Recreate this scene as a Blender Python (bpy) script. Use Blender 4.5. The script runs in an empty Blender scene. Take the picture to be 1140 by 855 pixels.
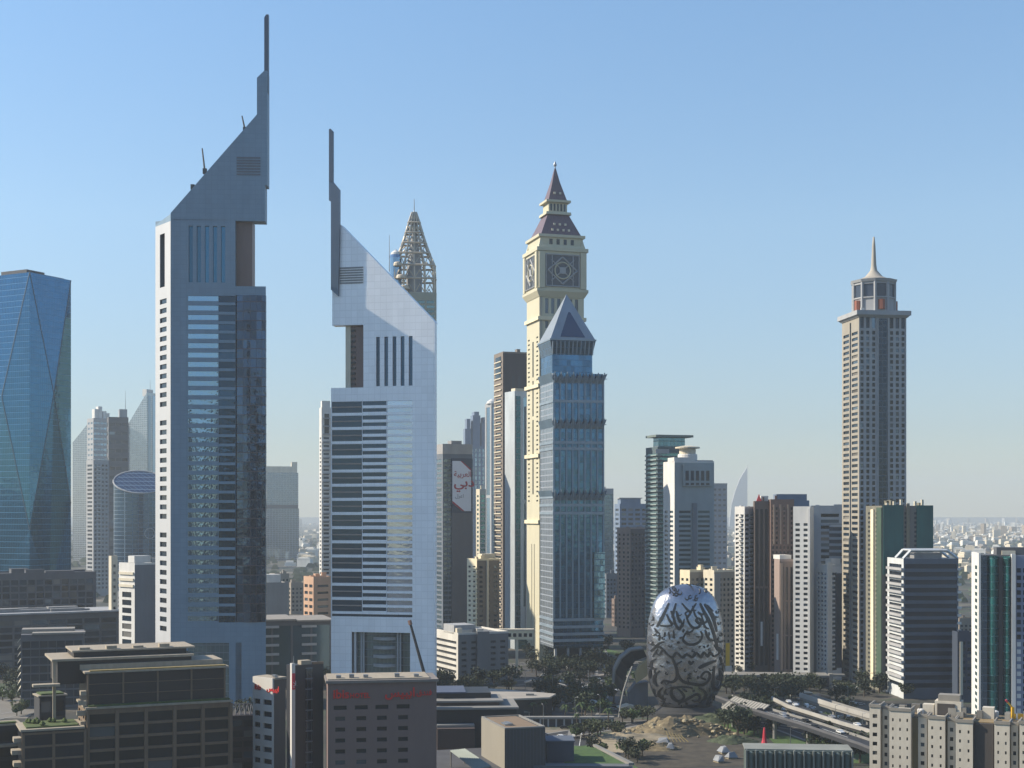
import bpy, math, random
from math import radians as R, sin, cos, pi
random.seed(7)
S = bpy.context.scene
COL = S.collection
# ------------------------------------------------------------------ camera, sky, sun, exposure
F = 1566.0; H = 100.0; CX = 570.0; HY = 572.0          # focal length in photo pixels, eye height in metres, horizon row
cd = bpy.data.cameras.new('camera'); cam = bpy.data.objects.new('camera', cd); COL.objects.link(cam)
cam.location = (0, 0, H); cam.rotation_euler = (pi/2, 0, 0)
cd.sensor_width = 36; cd.lens = 36*F/1140; cd.shift_y = (HY-427.5)/1140
cd.clip_start = 1; cd.clip_end = 60000
S.camera = cam
SUN_EL, SUN_ROT = 34.0, -85.0
w = bpy.data.worlds.new('World'); S.world = w; w.use_nodes = True
nt = w.node_tree; bg = nt.nodes['Background']
sk = nt.nodes.new('ShaderNodeTexSky'); sk.sky_type = 'NISHITA'; sk.sun_disc = False
sk.sun_elevation = R(SUN_EL); sk.sun_rotation = R(SUN_ROT); sk.altitude = 0
sk.air_density = 1.0; sk.dust_density = 0.15; sk.ozone_density = 2.2
gm = nt.nodes.new('ShaderNodeGamma'); gm.inputs[1].default_value = 1.0; hs_ = nt.nodes.new('ShaderNodeHueSaturation'); hs_.inputs['Saturation'].default_value = 1.12
nt.links.new(sk.outputs[0], gm.inputs[0]); nt.links.new(gm.outputs[0], hs_.inputs['Color']); wt = nt.nodes.new('ShaderNodeTexCoord'); wz = nt.nodes.new('ShaderNodeSeparateXYZ'); wr = nt.nodes.new('ShaderNodeValToRGB'); wm_ = nt.nodes.new('ShaderNodeMix'); wm_.data_type = 'RGBA'; wm_.blend_type = 'MULTIPLY'; wm_.inputs['Factor'].default_value = 1
# thicker, duller air towards the horizon
for i, (p_, c_) in enumerate(((0, (.42, .44, .45)), (.06, (.48, .485, .53)), (.2, (.86, .79, .73)), (.35, (.96, .92, .86)), (1, (.9, .96, 1.0)))):
    el_ = wr.color_ramp.elements[i] if i < 2 else wr.color_ramp.elements.new(p_); el_.position = p_ if i != 1 else .06; el_.color = (*c_, 1)
nt.links.new(wt.outputs['Generated'], wz.inputs[0]); nt.links.new(wz.outputs['Z'], wr.inputs[0]); nt.links.new(hs_.outputs[0], wm_.inputs['A']); nt.links.new(wr.outputs[0], wm_.inputs['B']); nt.links.new(wm_.outputs['Result'], bg.inputs[0]); bg.inputs[1].default_value = 0.15
sl = bpy.data.lights.new('sun', 'SUN'); sl.energy = 5.0; sl.angle = R(0.55); sl.color = (1.0, 0.89, 0.72)
so = bpy.data.objects.new('sun', sl); COL.objects.link(so)
so.rotation_euler = (R(90-SUN_EL), 0, -R(SUN_ROT) + pi)
S.view_settings.view_transform = 'Standard'; S.view_settings.look = 'None'
S.view_settings.exposure = 0.60; S.view_settings.gamma = 1.0
S.cycles.max_bounces = 6; S.cycles.volume_bounces = 1; S.cycles.diffuse_bounces = 3; S.cycles.glossy_bounces = 3
S.cycles.use_denoising = True; S.cycles.caustics_reflective = False; S.cycles.caustics_refractive = False
HAZE = 9e-5

def X(px, Y): return (px-CX)/F*Y
def Z(py, Y): return H-(py-HY)/F*Y
def G(px, py, z=0.0):
    Y = (H-z)*F/(py-HY); return (X(px, Y), Y, z)

# ------------------------------------------------------------------ materials
_m = {}
TONE, GTONE = 0.68, 0.72      # overall reflectance of walls and of glass
def _base(name):
    m = bpy.data.materials.new(name); m.use_nodes = True
    n = m.node_tree; return m, n, n.nodes['Principled BSDF'], n.nodes.new, n.links.new
def mat(name, col, rough=0.8, metal=0.0, var=0.14, scale=0.12, rnd=0.0, vert=0.25, joint=None):
    if name in _m: return _m[name]
    m, n, P, N, L = _base(name); col = tuple(c*(TONE if max(col) < .5 else .95) for c in col)
    P.inputs['Roughness'].default_value = rough; P.inputs['Metallic'].default_value = metal
    tc = N('ShaderNodeTexCoord'); mp = N('ShaderNodeMapping'); mp.inputs['Scale'].default_value = (scale, scale, scale*vert)
    no = N('ShaderNodeTexNoise'); no.inputs['Scale'].default_value = 1.0; no.inputs['Detail'].default_value = 5; no.inputs['Roughness'].default_value = .65
    L(tc.outputs['Object'], mp.inputs['Vector']); L(mp.outputs[0], no.inputs['Vector'])
    mr = N('ShaderNodeMapRange'); mr.inputs['From Min'].default_value = .3; mr.inputs['From Max'].default_value = .7
    mr.inputs['To Min'].default_value = 1-var; mr.inputs['To Max'].default_value = 1+var
    L(no.outputs['Fac'], mr.inputs['Value'])
    val = mr.outputs[0]
    if rnd:
        oi = N('ShaderNodeObjectInfo'); r2 = N('ShaderNodeMapRange'); r2.inputs['To Min'].default_value = 1-rnd; r2.inputs['To Max'].default_value = 1+rnd
        L(oi.outputs['Random'], r2.inputs['Value']); mu = N('ShaderNodeMath'); mu.operation = 'MULTIPLY'
        L(val, mu.inputs[0]); L(r2.outputs[0], mu.inputs[1]); val = mu.outputs[0]
    if joint:                                          # joints between cladding panels, and panels of slightly different tone
        def mt(op, a, b=None):
            k = N('ShaderNodeMath'); k.operation = op
            for i, q in enumerate((a, b)):
                if q is None: continue
                if isinstance(q, (int, float)): k.inputs[i].default_value = q
                else: L(q, k.inputs[i])
            return k.outputs[0]
        sx = N('ShaderNodeSeparateXYZ'); L(tc.outputs['Object'], sx.inputs[0])
        zc = mt('DIVIDE', sx.outputs['Z'], joint[1]); hx = mt('ADD', mt('DIVIDE', mt('ADD', sx.outputs['X'], sx.outputs['Y']), joint[0]), .5)
        ln = mt('MAXIMUM', mt('LESS_THAN', mt('FRACT', zc), .1), mt('LESS_THAN', mt('FRACT', hx), .08))
        cb = N('ShaderNodeCombineXYZ'); L(mt('FLOOR', zc), cb.inputs[0]); L(mt('FLOOR', hx), cb.inputs[1]); wn = N('ShaderNodeTexWhiteNoise'); L(cb.outputs[0], wn.inputs['Vector'])
        val = mt('MULTIPLY', mt('MULTIPLY', val, mt('SUBTRACT', 1.0, mt('MULTIPLY', ln, .10))), mt('ADD', .97, mt('MULTIPLY', wn.outputs['Value'], .06)))
    vm = N('ShaderNodeVectorMath'); vm.operation = 'SCALE'; vm.inputs[0].default_value = col
    L(val, vm.inputs['Scale']); L(vm.outputs[0], P.inputs['Base Color'])
    _m[name] = m; return m
def glass(name, col, metal=0.75, rough=0.07, fh=0.0, mw=0.0, lw=0.12, lcol=(.12, .14, .16), rnd=0.35, bump=0.02, cell=0.12):
    """reflective facade glass: fh / mw = storey height / pane width of the joint pattern"""
    if name in _m: return _m[name]
    m, n, P, N, L = _base(name); col = tuple(c*GTONE for c in col)
    P.inputs['Metallic'].default_value = metal; P.inputs['Roughness'].default_value = rough
    tc = N('ShaderNodeTexCoord')
    oi = N('ShaderNodeObjectInfo'); r2 = N('ShaderNodeMapRange'); r2.inputs['To Min'].default_value = 1-rnd; r2.inputs['To Max'].default_value = 1+rnd*.6
    L(oi.outputs['Random'], r2.inputs['Value']); val = r2.outputs[0]
    def math(op, a, b=None):
        k = N('ShaderNodeMath'); k.operation = op
        for i, q in enumerate((a, b)):
            if q is None: continue
            if isinstance(q, (int, float)): k.inputs[i].default_value = q
            else: L(q, k.inputs[i])
        return k.outputs[0]
    vm = N('ShaderNodeVectorMath'); vm.operation = 'SCALE'; vm.inputs[0].default_value = col
    if fh:
        sx = N('ShaderNodeSeparateXYZ'); L(tc.outputs['Object'], sx.inputs[0])
        zc = math('DIVIDE', sx.outputs['Z'], fh); zf = math('FRACT', zc)
        hx = math('DIVIDE', math('ADD', sx.outputs['X'], sx.outputs['Y']), mw); hf = math('FRACT', math('ADD', hx, .5))
        ln = math('MAXIMUM', math('LESS_THAN', zf, lw), math('LESS_THAN', hf, lw*.6))
        cb = N('ShaderNodeCombineXYZ'); L(math('FLOOR', zc), cb.inputs[0]); L(math('FLOOR', math('ADD', hx, .5)), cb.inputs[1])
        wn = N('ShaderNodeTexWhiteNoise'); L(cb.outputs[0], wn.inputs['Vector'])
        cr = N('ShaderNodeMapRange'); cr.inputs['To Min'].default_value = 1-cell; cr.inputs['To Max'].default_value = 1+cell; L(wn.outputs['Value'], cr.inputs['Value'])
        val = math('MULTIPLY', val, cr.outputs[0])
        L(val, vm.inputs['Scale'])
        mx = N('ShaderNodeMix'); mx.data_type = 'RGBA'; L(ln, mx.inputs['Factor']); L(vm.outputs[0], mx.inputs['A']); mx.inputs['B'].default_value = (*lcol, 1)
        L(mx.outputs['Result'], P.inputs['Base Color'])
        L(math('MULTIPLY', math('SUBTRACT', 1.0, ln), metal), P.inputs['Metallic'])
        L(math('ADD', math('MULTIPLY', ln, .5), rough), P.inputs['Roughness'])
    else:
        L(val, vm.inputs['Scale']); L(vm.outputs[0], P.inputs['Base Color'])
    if bump:
        no = N('ShaderNodeTexNoise'); no.inputs['Scale'].default_value = .22; no.inputs['Detail'].default_value = 2
        L(tc.outputs['Object'], no.inputs['Vector']); bp = N('ShaderNodeBump'); bp.inputs['Strength'].default_value = 1; bp.inputs['Distance'].default_value = bump*2
        L(no.outputs['Fac'], bp.inputs['Height']); L(bp.outputs[0], P.inputs['Normal'])
    _m[name] = m; return m

dark = glass('window_glass_dark', (.02, .04, .065), .3, .12, rnd=.7)
blind = mat('window_blind', (.17, .165, .15), .6, rnd=.5); sheen = glass('window_glass_sheen', (.16, .22, .28), .6, .1, rnd=.5)
blueg = glass('window_glass_blue', (.28, .42, .55), .8, .08)
tealg = glass('window_glass_teal', (.16, .36, .38), .75, .08)
skyg = glass('window_glass_bright', (.45, .62, .72), .9, .06, rnd=.15)
white = mat('white_cladding', (.62, .61, .58)); cream = mat('cream_render', (.60, .54, .42)); beige = mat('beige_render', (.42, .36, .28))
grey = mat('grey_concrete', (.33, .33, .33)); lgrey = mat('light_grey_cladding', (.47, .48, .49)); brown = mat('brown_stone', (.16, .12, .10))
dgrey = mat('dark_grey_cladding', (.13, .135, .15)); pink = mat('pinkish_render', (.42, .32, .28)); roofm = mat('roof_gravel', (.36, .33, .29), scale=.4, vert=1)
silver = mat('silver_panel', (.50, .54, .60), .45, .55, var=.05); steel = mat('steel', (.4, .42, .44), .4, .7)
blk = mat('dark_metal', (.05, .055, .06), .6)

# ------------------------------------------------------------------ mesh builder
class MB:
    def __init__(s): s.v = []; s.f = []
    def quad(s, *p):
        i = len(s.v); s.v += [tuple(q) for q in p]; s.f.append(tuple(range(i, i+len(p)))); return s
    def box(s, x0, x1, y0, y1, z0, z1):
        i = len(s.v)
        s.v += [(x0, y0, z0), (x1, y0, z0), (x1, y1, z0), (x0, y1, z0), (x0, y0, z1), (x1, y0, z1), (x1, y1, z1), (x0, y1, z1)]
        s.f += [tuple(i+k for k in q) for q in ((0, 3, 2, 1), (4, 5, 6, 7), (0, 1, 5, 4), (1, 2, 6, 5), (2, 3, 7, 6), (3, 0, 4, 7))]; return s
    def prism(s, poly, y0, y1):                       # poly of (x, z), extruded along y
        n = len(poly); i = len(s.v)
        s.v += [(x, y0, z) for x, z in poly]+[(x, y1, z) for x, z in poly]
        s.f += [tuple(range(i, i+n)), tuple(range(i+2*n-1, i+n-1, -1))]
        s.f += [(i+k, i+n+k, i+n+(k+1) % n, i+(k+1) % n) for k in range(n)]; return s
    def slab(s, poly, z0, z1):                        # poly of (x, y), extruded along z
        n = len(poly); i = len(s.v)
        s.v += [(x, y, z0) for x, y in poly]+[(x, y, z1) for x, y in poly]
        s.f += [tuple(range(i+n-1, i-1, -1)), tuple(range(i+n, i+2*n))]
        s.f += [(i+k, i+(k+1) % n, i+n+(k+1) % n, i+n+k) for k in range(n)]; return s
    def frustum(s, cx, cy, a0, b0, a1, b1, z0, z1):   # rectangular half sizes at z0 and z1
        i = len(s.v)
        for a, b, z in ((a0, b0, z0), (a1, b1, z1)): s.v += [(cx-a, cy-b, z), (cx+a, cy-b, z), (cx+a, cy+b, z), (cx-a, cy+b, z)]
        s.f += [tuple(i+k for k in q) for q in ((0, 3, 2, 1), (4, 5, 6, 7), (0, 1, 5, 4), (1, 2, 6, 5), (2, 3, 7, 6), (3, 0, 4, 7))]; return s
    def lathe(s, cx, cy, prof, n=24, a0=0.0, sy=1.0):
        i = len(s.v); m = len(prof)
        for r, z in prof:
            for k in range(n): s.v.append((cx+r*cos(a0+2*pi*k/n), cy+sy*r*sin(a0+2*pi*k/n), z))
        for j in range(m-1):
            for k in range(n): s.f.append((i+j*n+k, i+j*n+(k+1) % n, i+(j+1)*n+(k+1) % n, i+(j+1)*n+k))
        s.f.append(tuple(i+k for k in range(n-1, -1, -1))); s.f.append(tuple(i+(m-1)*n+k for k in range(n))); return s
    def tube(s, p, q, r0, r1=None, n=6):
        r1 = r0 if r1 is None else r1
        d = [q[k]-p[k] for k in range(3)]; l = math.sqrt(sum(c*c for c in d)) or 1; d = [c/l for c in d]
        a = (0, 0, 1) if abs(d[2]) < .9 else (1, 0, 0)
        u = [d[1]*a[2]-d[2]*a[1], d[2]*a[0]-d[0]*a[2], d[0]*a[1]-d[1]*a[0]]; lu = math.sqrt(sum(c*c for c in u)); u = [c/lu for c in u]
        v = [d[1]*u[2]-d[2]*u[1], d[2]*u[0]-d[0]*u[2], d[0]*u[1]-d[1]*u[0]]; i = len(s.v)
        for c, r in ((p, r0), (q, r1)):
            for k in range(n):
                t = 2*pi*k/n; s.v.append(tuple(c[j]+r*(cos(t)*u[j]+sin(t)*v[j]) for j in range(3)))
        s.f += [(i+k, i+(k+1) % n, i+n+(k+1) % n, i+n+k) for k in range(n)]+[tuple(range(i+n-1, i-1, -1)), tuple(range(i+n, i+2*n))]; return s
    def build(s, name, m, parent=None, loc=(0, 0, 0), rz=0, smooth=False):
        me = bpy.data.meshes.new(name); me.from_pydata(s.v, [], s.f); me.materials.append(m)
        if smooth: me.polygons.foreach_set('use_smooth', [True]*len(me.polygons))
        me.update()
        return link(name, me, parent, loc, rz)
def link(name, me, parent=None, loc=(0, 0, 0), rz=0):
    o = bpy.data.objects.new(name, me); COL.objects.link(o); o.location = loc; o.rotation_euler = (0, 0, rz)
    if parent is not None: o.parent = parent
    return o
def tag(o, label, cat, group=None):
    o['label'] = label; o['category'] = cat
    if group: o['group'] = group
    return o
def empty(name, label, cat, loc=(0, 0, 0), rz=0, group=None):
    o = bpy.data.objects.new(name, None); COL.objects.link(o); o.location = loc; o.rotation_euler = (0, 0, rz)
    return tag(o, label, cat, group)
def structure(o): o['kind'] = 'structure'; return o
def copy_thing(src, loc, rz=0.0, label=None, sc=1.0):
    r = src.copy(); COL.objects.link(r); r.location = loc; r.rotation_euler = (0, 0, rz); r.scale = (sc, sc, sc)
    if label: r['label'] = label
    for ch in src.children:
        c = ch.copy(); COL.objects.link(c); c.parent = r
        for g in ch.children:
            d = g.copy(); COL.objects.link(d); d.parent = c
    return r

_pm = {}
def pane_mesh(face, a, h, m):
    k = (face in ('left', 'right'), round(a, 2), round(h, 2), m.name)
    if k not in _pm:
        b = MB()
        if k[0]: b.box(-.06, .06, -a/2, a/2, -h/2, h/2)
        else: b.box(-a/2, a/2, -.06, .06, -h/2, h/2)
        me = bpy.data.meshes.new('window'); me.from_pydata(b.v, [], b.f); me.materials.append(m); _pm[k] = me
    return _pm[k]

def cells(u0, u1, v0, v1, nc, nr, fu=.6, fv=.55, skip=None):
    """grid of openings (u0,u1,v0,v1) filling fu x fv of each cell"""
    du = (u1-u0)/nc; dv = (v1-v0)/nr; out = []
    for j in range(nr):
        if skip and skip(j): continue
        for i in range(nc):
            out.append((u0+du*(i+.5-fu/2), u0+du*(i+.5+fu/2), v0+dv*(j+.5-fv/2), v0+dv*(j+.5+fv/2)))
    return out

class B:
    """a building: corner column pc at distance Y, left end of its side pl, right end of its front pr, roof line ytop"""
    def __init__(s, name, label, pl, pc, pr, Y, ytop, ratio=1.0, theta=None, cat='building', group=None, z0=0.0, D=None):
        s.Y = Y; X0 = X(pc, Y); kL, kR = (pl-CX)/F, (pr-CX)/F
        Wf = lambda t: (kR*Y-X0)/(cos(t)-kR*sin(t))
        Df = lambda t: (X0-kL*Y)/(sin(t)+kL*cos(t))
        if theta is not None: t = R(theta)
        elif pl >= pc: t = math.atan(-(pc-CX)/F)-R(1.5)
        else:
            lo, hi = math.atan(-kL)+1e-4, R(62)
            for _ in range(50):
                t = (lo+hi)/2
                if Df(t) > ratio*Wf(t): lo = t
                else: hi = t
        s.t = t; s.W = Wf(t); s.D = D or (ratio*s.W)
        s.H = Z(ytop, Y)-z0; s.z0 = z0
        s.root = empty(name, label, cat, (X0, Y, z0), t, group); s.panes = []
    def z(s, py): return Z(py, s.Y)-s.z0
    def u(s, px):
        k = (px-CX)/F; X0 = s.root.location.x; return (k*s.Y-X0)/(cos(s.t)-k*sin(s.t))
    def v(s, px):                                      # distance along the left side
        k = (px-CX)/F; X0 = s.root.location.x; return (X0-k*s.Y)/(sin(s.t)+k*cos(s.t))
    def m(s, px): return px*s.Y/F                      # pixels to metres at the corner
    def P(s, face, u, v, d):
        if isinstance(face, tuple):                    # (origin x, origin y, angle): a wall of its own direction
            ox, oy, a = face; return (ox+cos(a)*u-sin(a)*d, oy+sin(a)*u+cos(a)*d, v)
        return {'front': (u, d, v), 'left': (d, u, v), 'right': (s.W-d, u, v), 'back': (u, s.D-d, v)}[face]
    def facade(s, mb, face, ops, z0, z1, depth, L=None):
        L = L or (s.W if face in ('front', 'back') else s.D)
        q = lambda a, b, c, d, e=0.0, f=0.0: None
        vs = sorted(set([z0, z1]+[o[2] for o in ops]+[o[3] for o in ops]))
        for v0, v1 in zip(vs, vs[1:]):
            if v1-v0 < 1e-6: continue
            mid = (v0+v1)/2; row = sorted([o for o in ops if o[2] < mid < o[3]]); c = 0.0
            for o in row+[(L, L, 0, 0)]:
                if o[0]-c > 1e-6: mb.quad(s.P(face, c, v0, 0), s.P(face, o[0], v0, 0), s.P(face, o[0], v1, 0), s.P(face, c, v1, 0))
                c = o[1]
        for a, b, c, d in ops:
            p = [(a, c), (b, c), (b, d), (a, d)]
            for k in range(4):
                (u0, w0), (u1, w1) = p[k], p[(k+1) % 4]
                mb.quad(s.P(face, u0, w0, 0), s.P(face, u1, w1, 0), s.P(face, u1, w1, depth), s.P(face, u0, w0, depth))
    def shell(s, wall, front=(), left=(), gl=dark, gl_left=None, depth=.5, z0=0.0, z1=None, name='wall', pane='window', roof=True, slots=None):
        z1 = s.H if z1 is None else z1; mb = MB()
        s.facade(mb, 'front', list(front), z0, z1, depth); s.facade(mb, 'left', list(left), z0, z1, depth)
        s.facade(mb, 'right', [], z0, z1, depth); s.facade(mb, 'back', [], z0, z1, depth)
        if roof: mb.quad((0, 0, z1), (s.W, 0, z1), (s.W, s.D, z1), (0, s.D, z1))
        o = mb.build(name, wall, s.root)
        for f, ops, g in (('front', front, gl), ('left', left, gl_left or gl)):
            for q in ops:
                nm = pane if (q[1]-q[0]) < 6*(q[3]-q[2]) or pane != 'window' else 'ribbon_window'
                s.panes.append((nm, f, q, g, depth))
        return o
    def finish(s):
        rw = random.Random(int(s.Y*13+s.W*7)); by = {}
        for p in s.panes: by.setdefault(p[0], []).append(p)
        for nm, ps in by.items():
            ps.sort(key=lambda p: (-(p[2][1]-p[2][0])*(p[2][3]-p[2][2])*(1 if p[1] == 'front' else .6)*(1+.002*p[2][2])))
            lim = 100
            if len(ps) <= 100: lim = 100
            for nm_, f, (a, b, c, d), g, dep in ps[:lim]:
                q_ = rw.random(); g_ = (blind if q_ < .10 else sheen if q_ < .22 else g) if (nm_ == 'window' and g.name in ('window_glass_dark', 'fg_glass')) else g
                me = pane_mesh(f, b-a, d-c, g_)
                link(nm, me, s.root, s.P(f, (a+b)/2, (c+d)/2, dep-.05), f[2] if isinstance(f, tuple) else 0)
            rest = ps[lim:]; mats = {}; rest = [(p[0], p[1], p[2], (blind if rw.random() < .1 else sheen if rw.random() < .14 else p[3]) if (p[0] == 'window' and p[3].name in ('window_glass_dark', 'fg_glass')) else p[3], p[4]) for p in rest]
            for p in rest: mats.setdefault(p[3].name, []).append(p)
            for g_, l in mats.items():
                mb = MB()
                for nm_, f, (a, b, c, d), g, dep in l:
                    e = dep-.05; mb.quad(s.P(f, a, c, e), s.P(f, b, c, e), s.P(f, b, d, e), s.P(f, a, d, e))
                o = mb.build(nm, l[0][3], s.root); o['kind'] = 'stuff'
        return s
    def box(s, name, m, x0, x1, y0, y1, z0, z1): return MB().box(x0, x1, y0, y1, z0, z1).build(name, m, s.root)
    def parapet(s, m, h=1.2, t=.4, over=0.0, z=None):
        z = s.H if z is None else z; o = over; mb = MB(); z += .003
        mb.box(-o, s.W+o, -o, t, z, z+h); mb.box(-o, s.W+o, s.D-t, s.D+o, z, z+h)
        mb.box(-o, t, t, s.D-t, z, z+h); mb.box(s.W-t, s.W+o, t, s.D-t, z, z+h); return mb.build('parapet', m, s.root)
    def clutter(s, n, m=None, seed=1, hmax=4.0, z=None, top=None):
        rr = random.Random(seed); z = (s.H if z is None else z)+.004
        for i in range(n):
            w_ = s.W*rr.uniform(.08, .25); d_ = min(s.D, s.W*1.5)*rr.uniform(.08, .25); x = s.W*.06+rr.random()*(s.W*.86-w_); y = min(s.D, s.W)*(.08+.8*rr.random()*.7)
            h_ = rr.uniform(.35, 1)*hmax; mb = MB(); mb.box(x, x+w_, y, y+d_, z, z+h_)
            if h_ > 2: mb.box(x-.15, x+w_+.15, y-.15, y+d_+.15, z+h_+.002, z+h_+.3)
            mb.build('roof_unit', m or lgrey, s.root)
    def ribbons(s, face, pitch_m, frac=.5, m0=.03, m1=.03, z0=3.0, z1=None, nc=1, fu=1.0):
        L = s.W if face == 'front' else s.D; z1 = s.H-1 if z1 is None else z1
        n = max(1, round((z1-z0)/pitch_m)); return cells(L*m0, L*(1-m1), z0, z1, nc, n, fu if nc > 1 else 1.0, frac)

# ------------------------------------------------------------------ haze and ground
def haze():
    x0, x1, y0, y1, z0, z1 = -9000, 9000, -900, 15500, -2, 470
    o = MB().box(x0, x1, y0, y1, z0, z1).build('haze', None or bpy.data.materials.new('haze'))
    m = o.data.materials[0]; m.use_nodes = True; n = m.node_tree; n.nodes.remove(n.nodes['Principled BSDF'])
    v = n.nodes.new('ShaderNodeVolumePrincipled'); v.inputs['Density'].default_value = HAZE
    v.inputs['Color'].default_value = (.68, .74, .78, 1); v.inputs['Anisotropy'].default_value = .1
    n.links.new(v.outputs[0], n.nodes['Material Output'].inputs['Volume']); o['kind'] = 'stuff'
haze()
def ground_mat():
    m, n, P, N, L = _base('ground_city'); P.inputs['Roughness'].default_value = .95
    tc = N('ShaderNodeTexCoord')
    def noise(sc, det=4):
        k = N('ShaderNodeTexNoise'); k.inputs['Scale'].default_value = sc; k.inputs['Detail'].default_value = det; L(tc.outputs['Object'], k.inputs['Vector']); return k.outputs['Fac']
    def ramp(src, stops):
        r = N('ShaderNodeValToRGB'); e = r.color_ramp.elements
        while len(e) < len(stops): e.new(.5)
        for q, (p_, c) in zip(e, stops): q.position = p_; q.color = (*c, 1)
        L(src, r.inputs[0]); return r.outputs['Color']
    base = ramp(noise(.012, 8), [(.35, (.022, .025, .02)), (.50, (.04, .038, .032)), (.60, (.085, .075, .058)), (.68, (.20, .17, .13))])
    veg = ramp(noise(.03, 6), [(.52, (0, 0, 0)), (.6, (1, 1, 1))])
    mx = N('ShaderNodeMix'); mx.data_type = 'RGBA'; L(veg, mx.inputs['Factor']); L(base, mx.inputs['A']); mx.inputs['B'].default_value = (.035, .055, .025, 1)
    L(mx.outputs['Result'], P.inputs['Base Color']); return m
structure(MB().quad((-14000, -2500, 0), (14000, -2500, 0), (14000, 40000, 0), (-14000, 40000, 0)).build('ground', ground_mat()))

# ------------------------------------------------------------------ the tall office tower (blade top) on the left
def office_tower():
    b = B('office_tower', 'tallest blue grey tower with slanting blade roof and dark curved glass bay', 190, 190, 296, 725, 318, theta=3, D=34, cat='skyscraper')
    panel = mat('panel_blue_grey', (.25, .37, .485), .55, .3, var=.08, joint=(3.2, 2.43)); side_m = mat('panel_lit_side', (.50, .505, .51), .55, .2, var=.06)  # front panels darkened: part of their shade is in the colour
    g = glass('office_glass', (.36, .56, .74), .9, .05, rnd=.12, bump=.07); bayg = glass('bay_glass', (.07, .13, .22), .75, .04, 4.87, 3.2, .08, (.09, .06, .06), bump=.10, cell=.5)
    u, z = b.u, b.z; W = b.W
    xs0, xs1 = u(209), u(262); ops = []; pit = 10.5
    for k in range(35):
        y0 = 329+pit*k; ops.append((xs0, u(243), z(y0+5.8), z(y0))); ops.append((u(243.3), xs1, z(y0+7.2), z(y0-.2)))
    lob = (u(209), u(255), 0.0, z(716)); door = (u(269), u(271.5), 0, z(716))
    bay = (u(262.2), W-.02, z(693), z(328))
    zt = z(318); mb = MB()
    b.facade(mb, 'front', ops+[lob, door], 0, zt, .7, L=u(262.2))
    # the right part, with the bay opening from the bay to the end
    x = u(262.2); mb.quad((x, 0, z(328)), (W, 0, z(328)), (W, 0, zt), (x, 0, zt)); mb.quad((x, 0, 0), (W, 0, 0), (W, 0, z(693)), (x, 0, z(693)))
    sx, sy = -10.8, 15.5; ang = math.atan2(-sy, -sx)+pi; ang = math.atan2(0-sy, 0-sx)   # chamfer wall from (sx,sy) to the corner
    L_ = math.hypot(sx, sy); f = (sx, sy, ang); sops = []
    for k in range(36):
        if k in (12, 24): continue
        y0 = 330.5+pit*k; sops.append((L_*.30, L_*.74, z(y0+5.6), z(y0)))
    b.facade(mb, f, sops+[(L_*.3, L_*.62, z(317), z(257))], 0, z(244), .7, L=L_)
    mb.quad((W, 0, 0), (W, 0, zt), (W*.45, 40, zt), (W*.45, 40, 0)); mb.quad((sx, sy, 0), (sx, sy, zt), (W*.45, 40, zt), (W*.45, 40, 0))
    mb.quad((0, 0, zt), (W, 0, zt), (W*.45, 40, zt), (sx, sy, zt))
    mb.quad((0, 0, z(244)), (0, 0, z(238)), (sx, sy, z(244)))
    gmid = glass('office_glass_deep', (.045, .10, .16), .8, .06, rnd=.4, bump=.1)
    b.panes += [('window', 'front', q, gmid if k_ % 2 else g, .7) for k_, q in enumerate(ops)]+[('side_window', f, q, dark, .7) for q in sops]
    mb.build('wall', panel, b.root)
    # thin sheet proud of the chamfer, its sunlit brightness put into the colour
    m2 = MB(); b.facade(m2, (sx-.04, sy-.04, ang), [(a, c, d, e) for a, c, d, e in sops]+[(L_*.3, L_*.62, z(317), z(257))], 0, z(246), .3, L=L_-.02); m2.build('lit_side_sheet', side_m, b.root)
    b.box('curtain_glass', glass('lobby_glass', (.25, .38, .42), .7, .1, 4, 2.2), lob[0], lob[1], .6, .8, 0, lob[3]); b.box('curtain_glass', blk, door[0], door[1], .6, .8, 0, door[3])
    # curved glass bay, bulging a little in plan
    n = 8; pts = [(x+(W-x)*k/n, .9-1.6*sin(pi*k/n*.9)) for k in range(n+1)]; mb = MB(); mb.slab(pts+[(W-.05, 3), (x+.1, 3)], z(693)+.01, z(328)-.01); mb.build('glass_bay', bayg, b.root)
    # middle block with the slots, recess column, blade
    slots = [(u(a), u(a+4.6), z(314), z(251)) for a in (210, 219, 228, 237, 246)]
    mb = MB(); zz = z(244)
    b.facade(mb, 'front', slots, zt, zz, 1.2, L=u(262)); mb.quad((u(262), 0, zt), (u(262), 0, zz), (u(262), 26, zz), (u(262), 26, zt))
    mb.quad((0, 0, zz), (u(262), 0, zz), (u(262), 26, zz), (sx, sy, zz)); mb.quad((sx, sy, zt), (sx, sy, zz), (u(262), 26, zz), (u(262), 26, zt)); mb.build('wall', panel, b.root)
    slotg = glass('slot_glass', (.05, .20, .32), .7, .12)
    b.panes += [('slot_window', 'front', q, slotg, 1.2) for q in slots]
    b.box('recess_column', mat('brown_panel', (.22, .15, .14), .5, .3), u(262)+.05, u(280), 3, 14, zt, zz)
    top = [(190, 245), (190, 237), (286, 126), (286, 85), (294, 77), (297.6, 77), (297.6, 205), (295, 205), (295, 245)]
    MB().prism([(u(p), z(q)) for p, q in top], 0.0, 9.0).build('blade_roof', panel, b.root)
    MB().slab([(0, 9.01), (u(262), 9.01), (u(262), 26), (sx, sy)], zz+.01, z(240)).build('roof', panel, b.root)
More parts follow.
